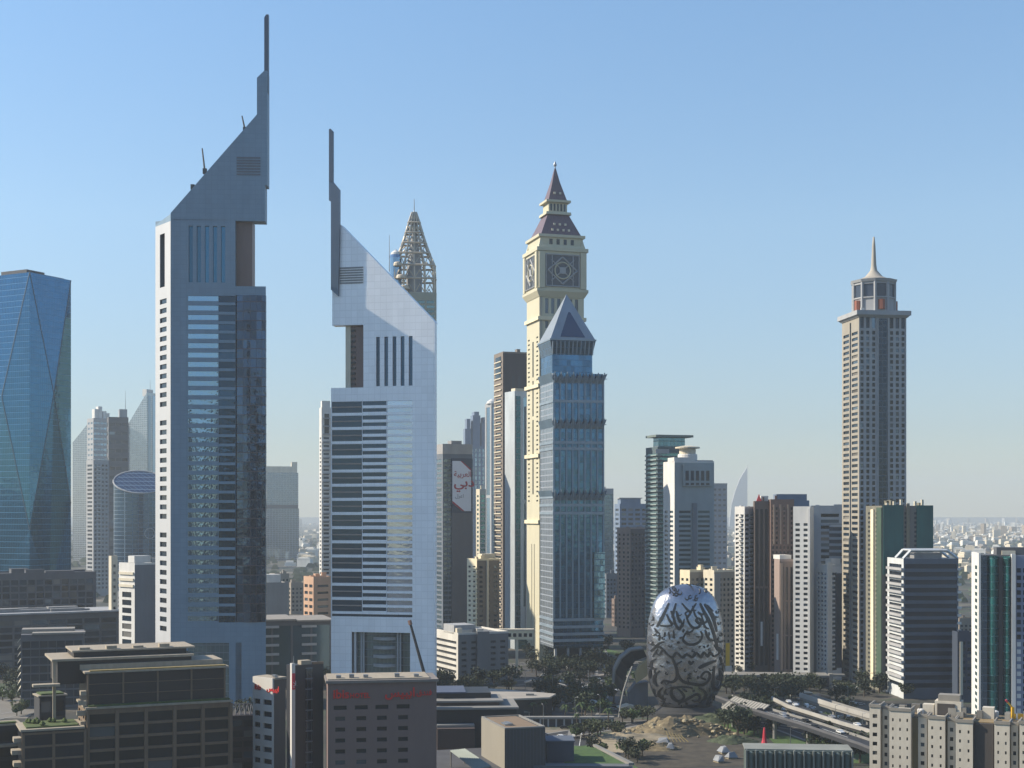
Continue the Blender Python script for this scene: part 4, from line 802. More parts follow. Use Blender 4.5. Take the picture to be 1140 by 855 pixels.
for i in range(5200):
    py = 572+rr.uniform(8.5, 30)**1.0; Y = min(13500, H*F/(py-HY)); px = rr.uniform(-150, 1350) if rr.random() < .35 else rr.uniform(1010, 1300); x = X(px, Y); s_ = rr.uniform(8, 20); h_ = rr.choice((6, 7, 9, 12, 16)) if rr.random() < .96 else rr.uniform(20, 60)
    a = rr.random(); far[i % 3].slab([(x+s_*cos(a+j*pi/2)*rr.uniform(.8, 1.3), Y+s_*sin(a+j*pi/2)) for j in range(4)], 0, h_)
for i, f_ in enumerate(far): o = f_.build('far_city', hm[i]); o['kind'] = 'stuff'
mb = MB()
for i in range(3800):
    py = 572+rr.uniform(10, 110)*rr.random()**.4; Y = min(12000, H*F/(py-HY)); x = X(rr.uniform(-200, 1350), Y)
    if Y < 1250: continue
    r_ = rr.uniform(4, 11); mb.frustum(x, Y, r_, r_*.8, r_*.45, r_*.4, rr.uniform(.5, 2), rr.uniform(5, 10))
o = mb.build('far_vegetation', mat('far_green', (.05, .075, .035), var=.4)); o['kind'] = 'stuff'

# ------------------------------------------------------------------ unseen towers added behind the viewer for the facades to mirror
bt = [(-330, -190, 46, 40, 215), (-210, -330, 60, 44, 180), (-120, -170, 38, 36, 150), (-30, -260, 50, 40, 235), (60, -380, 44, 44, 190), (130, -200, 40, 40, 160), (240, -300, 52, 40, 220), (-450, -300, 46, 50, 330), (330, -180, 44, 40, 140), (430, -420, 60, 50, 210), (-70, -520, 70, 40, 250), (-300, -560, 60, 50, 230), (180, -560, 60, 50, 240), (560, -260, 50, 40, 150)]
for i, (x, y, w_, d_, h_) in enumerate(bt):
    wm = mat('rear_bright', (.75, .68, .52)) if i == 7 else (mat('rear_cream', (.26, .22, .16)), mat('rear_grey', (.06, .07, .08)), mat('rear_brown', (.07, .055, .05)))[i % 3]  # dark tones and one tall bright tower chosen for their reflections
    e = empty('unseen_rear_tower', 'unseen tower number %s added behind the viewpoint for the facades to mirror' % 'one two three four five six seven eight nine ten eleven twelve thirteen fourteen'.split()[i], 'skyscraper', (x, y, 0))
    MB().box(0, w_, -d_, 0, 0, h_).build('wall', wm, e); MB().box(w_*.2, w_*.7, -d_*.7, -d_*.2, h_+.01, h_+9).build('crown', wm, e)
    for k in range(int(h_/7)): MB().box(w_*.06, w_*.94, .01, .25, 4+7*k, 8.2+7*k).build('ribbon_window', dark, e)

# ------------------------------------------------------------------ roads and pavements
asph = mat('asphalt', (.035, .037, .042), .9, scale=.08, vert=1); conc = mat('deck_concrete', (.30, .29, .265), .85, scale=.1, vert=1); sand = mat('sand', (.40, .33, .22), .95, var=.25, scale=.08, vert=1); grass = mat('lawn', (.07, .14, .03), .95, var=.3, scale=.3, vert=1)
pave = mat('paving', (.24, .22, .19), .9, scale=.1, vert=1); markm = mat('road_paint', (.7, .7, .66))
def ribbon(pts, wdt, z0, z1, name, m, off=0.0, parent=None):
    mb = MB(); L_ = []
    for i, p in enumerate(pts):
        a = pts[max(0, i-1)]; c = pts[min(len(pts)-1, i+1)]; dx, dy = c[0]-a[0], c[1]-a[1]; l = math.hypot(dx, dy); nx, ny = -dy/l, dx/l
        L_.append(((p[0]+nx*(off-wdt/2), p[1]+ny*(off-wdt/2)), (p[0]+nx*(off+wdt/2), p[1]+ny*(off+wdt/2)), p[2] if len(p) > 2 else 0))
    i0 = 0
    for (l0, r0, h0), (l1, r1, h1) in zip(L_, L_[1:]):
        i = len(mb.v); mb.v += [(*l0, h0+z0), (*r0, h0+z0), (*r1, h1+z0), (*l1, h1+z0), (*l0, h0+z1), (*r0, h0+z1), (*r1, h1+z1), (*l1, h1+z1)]
        mb.f += [tuple(i+k for k in q) for q in ((0, 3, 2, 1), (4, 5, 6, 7), (0, 1, 5, 4), (1, 2, 6, 5), (2, 3, 7, 6), (3, 0, 4, 7))]
    return mb.build(name, m, parent)
def sheet(pix, z_, name, m):
    o = MB().slab([G(px, py)[:2] for px, py in pix], z_-.004, z_).build(name, m); return structure(o)
roads = [([(480, 768), (620, 757), (700, 742), (820, 745), (960, 760), (1160, 790)], 16), ([(560, 742), (640, 732), (760, 742), (820, 752)], 10), ([(590, 824), (700, 806), (800, 800), (880, 812), (970, 845)], 12), ([(-40, 806), (30, 792), (45, 778), (10, 766)], 10), ([(640, 860), (650, 800), (675, 760), (672, 735), (660, 715)], 9), ([(150, 742), (300, 765), (480, 768)], 9)]
for i, (pl_, wd) in enumerate(roads):
    pts = [G(*p) for p in pl_]; structure(ribbon(pts, wd, .0+.012*i, .02+.012*i, 'road', asph)); structure(ribbon(pts, 1.6, 0, .14, 'kerb', conc, off=wd/2+.8)); structure(ribbon(pts, 1.6, 0, .14, 'kerb', conc, off=-wd/2-.8))
    structure(ribbon(pts, .25, .021+.012*i, .024+.012*i, 'road_marking', markm, off=0))
sheet([(-60, 800), (30, 800), (48, 784), (40, 776), (-60, 784)], .09, 'paving', pave); sheet([(640, 855), (712, 856), (664, 829), (632, 832)], .1, 'lawn', grass); sheet([(660, 722), (700, 735), (698, 729), (668, 720)], .11, 'lawn', grass)
sheet([(655, 830), (695, 810), (735, 806), (745, 822), (715, 838), (668, 838)], .085, 'sand', sand); sheet([(700, 840), (745, 815), (800, 806), (835, 818), (840, 852), (712, 856)], .095, 'dirt', mat('dirt', (.075, .062, .042), .95, var=.5, scale=.15, vert=1)); sheet([(790, 800), (815, 797), (850, 812), (845, 822), (806, 812)], .12, 'lawn', grass); sheet([(950, 850), (968, 850), (968, 835), (950, 838)], .1, 'lawn', grass); sheet([(852, 818), (862, 828), (895, 830), (900, 824), (880, 820)], .1, 'lawn', grass)  # dirt sheet darkened, shade below the rubble put into its colour
sheet([(560, 752), (600, 738), (690, 752), (690, 792), (600, 800)], .1, 'parking_lot', mat('lot', (.07, .068, .066), scale=.1, vert=1))

# ------------------------------------------------------------------ the silver egg with script cut into its skin
def egg():
    Yc = 700; s = Yc/F; cx0 = 763
    prof = [(650.2, 0), (650.8, 7), (652.5, 15), (655, 21), (659, 27), (664, 31.5), (670, 35), (678, 38.2), (688, 40.6), (700, 42.2), (715, 43.0), (730, 43.0), (745, 42.5), (756, 41), (766, 38.5), (774, 35), (780, 31), (786, 28)]
    e = empty('egg_building', 'giant dark silver egg shaped building covered in flowing black script', 'museum', (X(cx0, Yc), Yc, 0))
    zz = lambda py: H-(py-HY)*s
    sy = .62
    m, nn, P, N, L = _base('egg_steel'); P.inputs['Metallic'].default_value = .9; P.inputs['Roughness'].default_value = .27; P.inputs['Base Color'].default_value = (.42, .44, .48, 1)
    tc = N('ShaderNodeTexCoord'); no = N('ShaderNodeTexNoise'); no.inputs['Scale'].default_value = .16; no.inputs['Detail'].default_value = 3; L(tc.outputs['Object'], no.inputs['Vector']); bp = N('ShaderNodeBump'); bp.inputs['Distance'].default_value = .8; L(no.outputs['Fac'], bp.inputs['Height']); L(bp.outputs[0], P.inputs['Normal'])
    vo = N('ShaderNodeTexVoronoi'); vo.feature = 'DISTANCE_TO_EDGE'; vo.inputs['Scale'].default_value = .35; L(tc.outputs['Object'], vo.inputs['Vector']); mr = N('ShaderNodeMapRange'); mr.inputs['From Max'].default_value = .06; mr.inputs['To Min'].default_value = .8; L(vo.outputs['Distance'], mr.inputs['Value'])
    vm = N('ShaderNodeVectorMath'); vm.operation = 'SCALE'; vm.inputs[0].default_value = (.38, .39, .42); L(mr.outputs[0], vm.inputs['Scale']); L(vm.outputs[0], P.inputs['Base Color'])
    MB().lathe(0, 0, [(max(.05, r*s), zz(y)) for y, r in reversed(prof)], 64, sy=sy).build('shell', m, e, smooth=True)
    MB().lathe(0, 0, [(60*s, 0), (58*s, 2.4), (40*s, 2.6), (33*s, 4.5), (28*s, zz(786)-.02)], 40, sy=sy).build('base', mat('egg_base', (.05, .05, .05)), e)
    def wid(py):
        for (a, r), (b_, r2) in zip(prof, prof[1:]):
            if a <= py <= b_: return r+(r2-r)*(py-a)/(b_-a)
        return 28
    def surf(cxp, cyp, lift):                          # point of the 545x855 tracing -> skin of the egg
        px, py = 712+cxp/5.343, 642+cyp/5.343; w_ = wid(py); q = max(-.985, min(.985, (px-cx0)/w_)); a = math.asin(q); r = w_*s+lift
        return (r*sin(a), -r*sy*cos(a)-lift*.4, zz(py))
    st = [([(165, 150), (135, 215), (115, 255), (95, 292)], 10), ([(205, 150), (190, 200), (180, 235)], 9), ([(238, 150), (262, 180), (285, 205), (270, 225), (255, 210), (275, 195)], 8), ([(322, 150), (295, 190), (270, 235)], 8),
          ([(175, 195), (188, 230), (200, 275), (222, 300), (235, 270), (225, 240)], 10), ([(150, 215), (165, 250), (180, 275), (150, 285), (112, 282)], 9), ([(205, 195), (215, 235), (225, 265)], 9), ([(262, 225), (275, 262), (300, 292), (330, 290), (350, 262), (335, 238), (320, 250), (345, 270), (385, 255), (375, 225)], 10),
          ([(345, 150), (362, 190), (390, 240), (412, 290), (432, 350), (452, 420)], 11), ([(372, 155), (405, 205), (430, 260), (445, 320)], 10), ([(330, 200), (350, 215), (378, 212)], 8), ([(400, 190), (420, 215), (440, 250)], 7),
          ([(268, 308), (250, 335), (242, 365), (270, 388), (310, 388), (342, 368), (355, 335), (345, 312)], 9), ([(305, 300), (285, 318), (262, 322), (282, 335)], 8), ([(372, 305), (385, 340), (402, 365), (425, 370)], 9), ([(228, 345), (232, 357)], 11), ([(213, 372), (217, 386)], 11), ([(248, 300), (240, 320)], 8),
          ([(478, 432), (450, 455), (425, 462), (402, 438), (388, 462), (365, 438), (345, 464), (318, 440), (295, 464), (262, 448), (238, 466), (205, 440), (180, 466), (150, 448), (128, 425), (108, 455), (85, 438)], 11), ([(135, 378), (108, 388), (85, 415), (62, 438)], 9), ([(95, 415), (112, 408), (130, 425)], 7),
          ([(335, 402), (343, 408)], 10), ([(362, 408), (370, 402)], 10), ([(384, 398), (392, 404)], 10), ([(430, 395), (455, 425), (478, 432)], 10), ([(440, 372), (470, 380), (495, 376)], 7),
          ([(180, 468), (195, 505), (208, 545), (205, 590), (180, 612), (140, 605), (118, 625)], 12), ([(235, 488), (205, 510), (208, 545), (225, 590), (255, 612), (305, 622), (355, 628), (392, 605), (402, 572), (385, 552), (360, 560), (350, 585), (378, 598)], 11), ([(432, 488), (395, 498), (352, 515), (338, 528), (380, 512), (425, 494)], 9),
          ([(275, 486), (288, 503), (303, 486)], 10), ([(290, 558), (272, 566), (282, 578), (268, 590), (292, 588)], 7), ([(325, 580), (335, 588)], 10), ([(430, 520), (424, 570), (422, 620), (432, 655), (458, 665), (480, 640), (488, 590)], 11), ([(462, 535), (470, 575), (468, 610)], 9), ([(490, 510), (488, 555)], 8),
          ([(300, 648), (262, 640), (215, 642), (182, 655), (180, 690), (205, 722), (250, 725), (290, 700), (325, 685), (345, 705), (325, 728), (298, 722)], 11), ([(210, 650), (235, 672), (250, 700), (232, 730), (222, 752)], 9), ([(240, 652), (268, 668)], 8), ([(335, 645), (365, 665), (382, 692), (362, 722), (340, 738)], 10), ([(262, 735), (272, 748)], 9), ([(300, 660), (310, 668)], 9),
          ([(92, 480), (68, 500), (66, 528), (92, 540)], 8), ([(148, 488), (160, 502)], 8), ([(112, 548), (85, 580), (84, 620), (98, 642)], 9), ([(62, 548), (58, 600)], 8), ([(128, 648), (108, 680), (122, 712), (148, 722)], 9), ([(150, 655), (140, 680), (160, 690)], 7), ([(80, 660), (84, 700)], 7),
          ([(82, 300), (96, 322), (112, 330)], 6), ([(112, 340), (106, 372)], 6), ([(160, 318), (166, 362)], 6), ([(188, 308), (192, 352)], 6), ([(140, 320), (136, 350)], 6), ([(420, 690), (400, 730), (395, 760)], 8), ([(450, 690), (438, 730)], 8), ([(505, 560), (500, 620)], 7), ([(385, 160), (425, 200)], 5),
          ([(300, 165), (312, 215), (325, 235)], 6), ([(350, 215), (370, 285), (395, 300)], 7), ([(100, 420), (72, 470)], 6), ([(465, 470), (480, 500)], 7), ([(250, 240), (240, 290)], 6), ([(195, 640), (160, 650)], 6)]
    st = [(p, w_*1.2) for p, w_ in st]; re_ = random.Random(12)
    def hook(x, y, k, w_):                             # small letters filling the spaces between the large ones
        v = re_.randrange(4); f = re_.choice((-1, 1))
        if v == 0: p = [(0, -12), (3*f, 0), (1*f, 12), (-8*f, 16)]
        elif v == 1: p = [(-12*f, -4), (-6*f, 6), (4*f, 8), (12*f, 0), (9*f, -8)]
        elif v == 2: p = [(-14*f, 2), (-5*f, -3), (3*f, 3), (14*f, -2)]
        else: p = [(6*f, -10), (-6*f, -4), (-7*f, 6), (4*f, 10), (10*f, 3)]
        return ([(x+a*k, y+b_*k) for a, b_ in p], w_)
    for i in range(30):                                # rings of letters on the shoulders and flanks
        y = re_.uniform(120, 760); sd = re_.choice((-1, 1)); w_ = wid(642+y/5.343)*5.343; st.append(hook(278+sd*w_*re_.uniform(.78, .96), y, .9, 5.5))
    for i in range(16): st.append(hook(278+re_.uniform(-120, 120), re_.uniform(45, 135), 1.0, 4.5))
    for x, y in ((150, 180), (120, 240), (225, 215), (310, 190), (395, 330), (330, 345), (190, 345), (130, 355), (170, 400), (230, 415), (300, 425), (400, 420), (120, 520), (150, 560), (255, 540), (315, 545), (430, 490), (270, 600), (130, 700), (170, 745), (320, 755), (400, 660), (240, 760), (150, 620), (410, 540)): st.append(hook(x, y, .8, 5))
    blackm = mat('script_black', (.012, .013, .016), .35, 0)
    for pts, w_ in st:
        P_ = [pts[0]]+list(pts)+[pts[-1]]; C = []
        for i in range(1, len(P_)-2):
            for t in [q/5 for q in range(5)]:
                C.append(tuple(.5*(2*P_[i][k]+(P_[i+1][k]-P_[i-1][k])*t+(2*P_[i-1][k]-5*P_[i][k]+4*P_[i+1][k]-P_[i+2][k])*t*t+(3*P_[i][k]-P_[i-1][k]-3*P_[i+1][k]+P_[i+2][k])*t**3) for k in (0, 1)))
        C.append(pts[-1]); mb = MB(); R_ = []
        for i, c in enumerate(C):
            a, d = C[max(0, i-1)], C[min(len(C)-1, i+1)]; dx, dy = d[0]-a[0], d[1]-a[1]; l = math.hypot(dx, dy) or 1
            t = i/(len(C)-1); hw = w_*.5*(.45+.85*sin(pi*min(1, max(0, .12+.76*t)))*(1+.25*(dx*.7+dy*.7)/l)); nx, ny = -dy/l*hw, dx/l*hw
            R_.append(((c[0]-nx, c[1]-ny), (c[0]+nx, c[1]+ny)))
        n = len(R_); 
        for lf in (.28, -.3):
            for a, d in R_: mb.v += [surf(*a, lf), surf(*d, lf)]
        o = 2*n
        for i in range(n-1):
            k = 2*i; mb.f += [(k, k+1, k+3, k+2), (o+k, o+k+2, o+k+3, o+k+1), (k, k+2, o+k+2, o+k), (k+1, o+k+1, o+k+3, k+3)]
        mb.build('script_stroke', blackm, e)
egg()

# ------------------------------------------------------------------ rocky building site and ramp beside the egg
def mound(name, cx, cy, rx, ry, h, m, seed, kind=None):
    rr = random.Random(seed); mb = MB(); n, k = 22, 34; ph = [rr.uniform(0, 6) for _ in range(8)]
    mb.v.append((cx, cy, h))
    for i in range(1, n+1):
        for j in range(k):
            a = 2*pi*j/k; t = i/n; w_ = 1+.18*sin(3*a+ph[0])+.1*sin(5*a+ph[1]); z_ = h*(1-t*t)**1.2*(1+.3*sin(9*t*cos(a)+ph[2])*sin(7*t*sin(a)+ph[3]))+rr.uniform(-.06, .06)*h*(t < .97)
            mb.v.append((cx+rx*t*w_*cos(a), cy+ry*t*w_*sin(a), max(.05, z_) if i < n else -.3))
    mb.f += [(0, 1+j, 1+(j+1) % k) for j in range(k)]
    for i in range(n-1):
        for j in range(k): mb.f.append((1+i*k+j, 1+(i+1)*k+j, 1+(i+1)*k+(j+1) % k, 1+i*k+(j+1) % k))
    o = mb.build(name, m); o['kind'] = kind or 'structure'; return o
rockm = mat('rock_tan', (.24, .19, .11), .95, var=.35, scale=.35, vert=1)
gx = G(752, 818); mound('hill', gx[0], gx[1]+4, 24, 13, 7.0, rockm, 3); gx = G(700, 822); mound('hill', gx[0], gx[1], 22, 9, 2.2, sand, 8); gx = G(790, 805); mound('hill', gx[0]+3, gx[1]+4, 17, 12, 3.2, mat('green_hill', (.07, .09, .04), var=.4, scale=.3, vert=1), 11)
gx = G(752, 818)
rr = random.Random(9)
def rock_mesh(seed):
    rr = random.Random(seed); mb = MB(); mb.lathe(0, 0, [(rr.uniform(.5, .8), -.3), (1.0, .2), (rr.uniform(.7, .9), .8), (.3, 1.15)], 7, a0=rr.random()); mb.v = [(x*rr.uniform(.8, 1.2), y*rr.uniform(.7, 1.1), z_*rr.uniform(.85, 1.15)) for x, y, z_ in mb.v]
    me = bpy.data.meshes.new('boulder'); me.from_pydata(mb.v, [], mb.f); me.materials.append(mat('boulder_pale', (.34, .28, .17), .9, var=.4, scale=.8, vert=1, rnd=.6)); return me
rk = [rock_mesh(i) for i in range(5)]
for i in range(120):
    a_ = rr.random()*6.28; q_ = rr.random()**.6; p = (gx[0]+26*q_*cos(a_)+3, gx[1]+3+13*q_*sin(a_)); o = link('boulder', rk[i % 5], None, (p[0], p[1], max(.3, 6.3*(1-q_*q_)**1.2)), rr.random()*6); k = rr.uniform(.4, 1.5); o.scale = (k, k*.8, k*.7)
    tag(o, 'pale boulder lying on the sandy building site in front of the egg', 'boulder', 'boulders on the sandy site')
gx = G(815, 826); mound('hill', gx[0], gx[1], 12, 7, 2.6, mat('green_hill', (.07, .09, .04), var=.4, scale=.3, vert=1), 14); gx = G(728, 834); mound('hill', gx[0], gx[1], 12, 6, 2.6, rockm, 15)
fab = mat('site_fabric', (.34, .36, .38)); 
for i, (px, py, l) in enumerate(((738, 826, 5), (746, 832, 4), (716, 832, 4), (806, 836, 5), (814, 842, 4), (800, 846, 4))):
    p = G(px, py, 1); e = empty('covered_pile', 'building material under a crumpled pale sheet on the sandy site, %s' % ('left of the rubble' if px < 760 else 'by the fluted building'), 'covered pile', (p[0], p[1], .1), px); e['group'] = 'sheeted piles '+('left' if px < 760 else 'right')
    MB().frustum(0, 0, l*.5, l*.35, l*.25, l*.12, 0, 2.4).build('pile', mat('pile_tan', (.3, .25, .16)), e); mb = MB().frustum(0, 0, l*.56, l*.4, l*.3, l*.15, .5, 2.6); mb.v = [(x+rr.uniform(-.4, .4), y+rr.uniform(-.4, .4), z_+rr.uniform(0, .3)) for x, y, z_ in mb.v]; mb.build('sheet', fab, e)
e = empty('site_beams', 'yellowish timber beams leaning over the rubble heap', 'timber', G(756, 826, 1)); tm = mat('timber', (.45, .34, .14))
for k in range(6): MB().tube((k*1.6-4, 0, 0), (k*1.3-5.5, 2, 4.5-k*.4), .22, n=4).build('beam', tm, e)
# curved covered ramp on the left of the egg
e = empty('covered_ramp', 'dark arched ramp with a pale rim curling down on the left of the egg', 'ramp'); Yr = 722
path = [(715, 727), (702, 732), (694, 742), (690, 756), (692, 772)]
rim = [(716, 722), (702, 724), (691, 733), (684, 747), (683, 760)]
def at(px, py, Y): return (X(px, Y), Y, Z(py, Y))
mb = MB()
for q in range(4):
    a, c, d, f_ = at(*rim[q], Yr), at(*rim[q+1], Yr), at(path[q+1][0]+5, path[q+1][1]+4, Yr+6), at(path[q][0]+5, path[q][1]+4, Yr+6); mb.quad(a, c, d, f_); mb.quad(a, c, (c[0], c[1]+14, c[2]), (a[0], a[1]+14, a[2]))
mb.build('roof', mat('ramp_dark', (.05, .055, .07), .5), e); mb = MB()
for q in range(4): mb.tube(at(*rim[q], Yr-.5), at(*rim[q+1], Yr-.5), .75, n=6)
mb.build('rim', conc, e)
MB().prism([(X(x, Yr), Z(y, Yr)) for x, y in ((720, 734), (720, 752), (708, 760), (707, 750), (711, 741))], Yr-2, Yr+3).build('gold_panel', mat('gold_panel', (.55, .42, .22), .5, .2), e)
MB().prism([(X(x, Yr), Z(y, Yr)) for x, y in ((722, 760), (722, 790), (702, 790), (700, 772), (708, 762))], Yr+3.1, Yr+12).build('wall', mat('rampw', (.22, .22, .23)), e)
pp = G(689, 799); q_ = at(704, 742, 700)
o = empty('leaning_pole', 'long pale curved pole leaning beside the covered ramp', 'pole'); mb = MB(); prev = pp
for t in (.25, .5, .75, 1): n_ = tuple(pp[k]+(q_[k]-pp[k])*t for k in range(3)); n_ = (n_[0]-sin(t*pi)*1.2, n_[1], n_[2]); mb.tube(prev, n_, .55, .45); prev = n_
mb.build('pole', conc, o)

# ------------------------------------------------------------------ viaduct, station and flyover on the right
def pylons(pts, e, top, r=.9, every=1):
    for i, p in enumerate(pts):
        if i % every == 0: MB().lathe(p[0], p[1], [(r, 0), (r, p[2]-2.2), (r*2.2, p[2]-top)], 10).build('pier', conc, e)
def lerp(pts, n):
    out = []
    for a, c in zip(pts, pts[1:]):
        for k in range(n): out.append(tuple(a[j]+(c[j]-a[j])*k/n for j in range(3)))
    return out+[pts[-1]]
zV = 11.0
v1 = lerp([G(806, 776, zV), G(845, 790, zV), G(900, 806, zV), G(968, 829, zV), G(1040, 858, zV)], 3)
e = empty('viaduct', 'dark elevated road viaduct descending to the right on single round piers', 'viaduct'); ribbon(v1, 9, -1.6, 0, 'deck', mat('via_asphalt', (.022, .025, .032)), parent=e); pylons(v1, e, 1.61, every=2)
ribbon(v1, .4, .004, 1.0, 'barrier', conc, off=4.2, parent=e); ribbon(v1, .4, .004, 1.0, 'barrier', mat('dark_conc', (.12, .12, .13)), off=-4.2, parent=e); ribbon(v1[3:9], .2, .005, .03, 'lane_line', markm, off=0, parent=e)
v2 = lerp([G(862, 779, 9), G(880, 788, 9), G(940, 807, 9), G(968, 815, 9), G(1040, 840, 9)], 3)
e = empty('flyover', 'pale edged flyover road running just behind the dark viaduct', 'flyover'); ribbon(v2, 8, -1.2, 0, 'deck', asph, off=3, parent=e); ribbon(v2, .8, .004, 1.6, 'barrier', mat('pale_conc', (.48, .46, .42)), off=-1.3, parent=e); pylons([(p[0], p[1]+3, p[2]) for p in v2], e, 1.21, every=3)
v3 = lerp([G(893, 776, 8), G(930, 788, 8), G(968, 799, 8), G(1060, 825, 8)], 3)
e = empty('rail_bridge', 'pale walled metro rail bridge running towards the beige flats', 'rail bridge'); ribbon(v3, 7, -1.2, 0, 'deck', conc, off=2.5, parent=e); ribbon(v3, .6, .004, 2.2, 'side_wall', mat('pale_conc', (.48, .46, .42)), off=-1.2, parent=e); ribbon(v3, .6, .004, 1.2, 'side_wall', conc, off=5.6, parent=e); pylons([(p[0], p[1]+2.5, p[2]) for p in v3], e, 1.21, every=3)
# ribbed station canopy
p0, p1 = G(803, 787, 9), G(842, 797, 9); e = empty('ribbed_canopy', 'pale ribbed metal canopy tilted beside the egg, above the viaduct end', 'canopy', p0, math.atan2(p1[1]-p0[1], p1[0]-p0[0])); L_ = math.hypot(p1[0]-p0[0], p1[1]-p0[1])
MB().quad((0, 0, 0), (L_, 0, 0), (L_, 7, 4.6), (0, 7, 4.6)).quad((0, 0, -.5), (L_, 0, -.5), (L_, 7, 4.1), (0, 7, 4.1)).quad((0, 0, 0), (L_, 0, 0), (L_, 0, -.5), (0, 0, -.5)).build('roof', mat('canopy_metal', (.42, .40, .35), .6, .2), e)
for k in range(14): MB().tube((L_*k/13, -.1, .1), (L_*k/13, 7, 4.7), .16, n=4).build('rib', conc, e)
for k in range(3): MB().box(L_*(.15+.35*k)-.4, L_*(.15+.35*k)+.4, 3, 4, -9, 1.1).build('pillar', conc, e)
b = tower('station_building', 'long low dark station hall with a thin pale roof line behind the viaduct', 806, 808, 923, 815, 753, mat('st_dark', (.06, .065, .08), .5), mat('st_glass', (.08, .11, .16), .2, .4), (1, 9, .75, .3), None, par=False, clut=0, ratio=.25, base=3, top=2, cat='station')
b.box('roof_edge', conc, -.5, b.W, -.8, b.D, b.H+.01, b.H+1.1); b.box('end_tower', conc, b.W+.02, b.W+2.2, -1, 4, 0, b.H+2); b.box('canopy', conc, b.W+2.25, b.W+9, -1, 3, b.H+.6, b.H+1.8); b.box('window_strip', mat('st_blue', (.07, .09, .15), .2, .4), b.W*.12, b.W*.6, -.25, -.02, b.H-6.5, b.H-4); b.finish()
# red lattice cone
e = empty('red_cone_structure', 'bright red conical frame standing behind the green fluted building', 'sculpture', G(851, 834)); rdm = mat('signal_red', (.50, .03, .05), .5)
MB().lathe(0, 0, [(1.9, 0), (1.7, 1.5), (.9, 4), (.6, 7.5), (.35, 9.2)], 8).build('cone', rdm, e); MB().lathe(0, 0, [(2.4, 0), (2.4, .5), (1.95, .8)], 12).build('base', rdm, e)

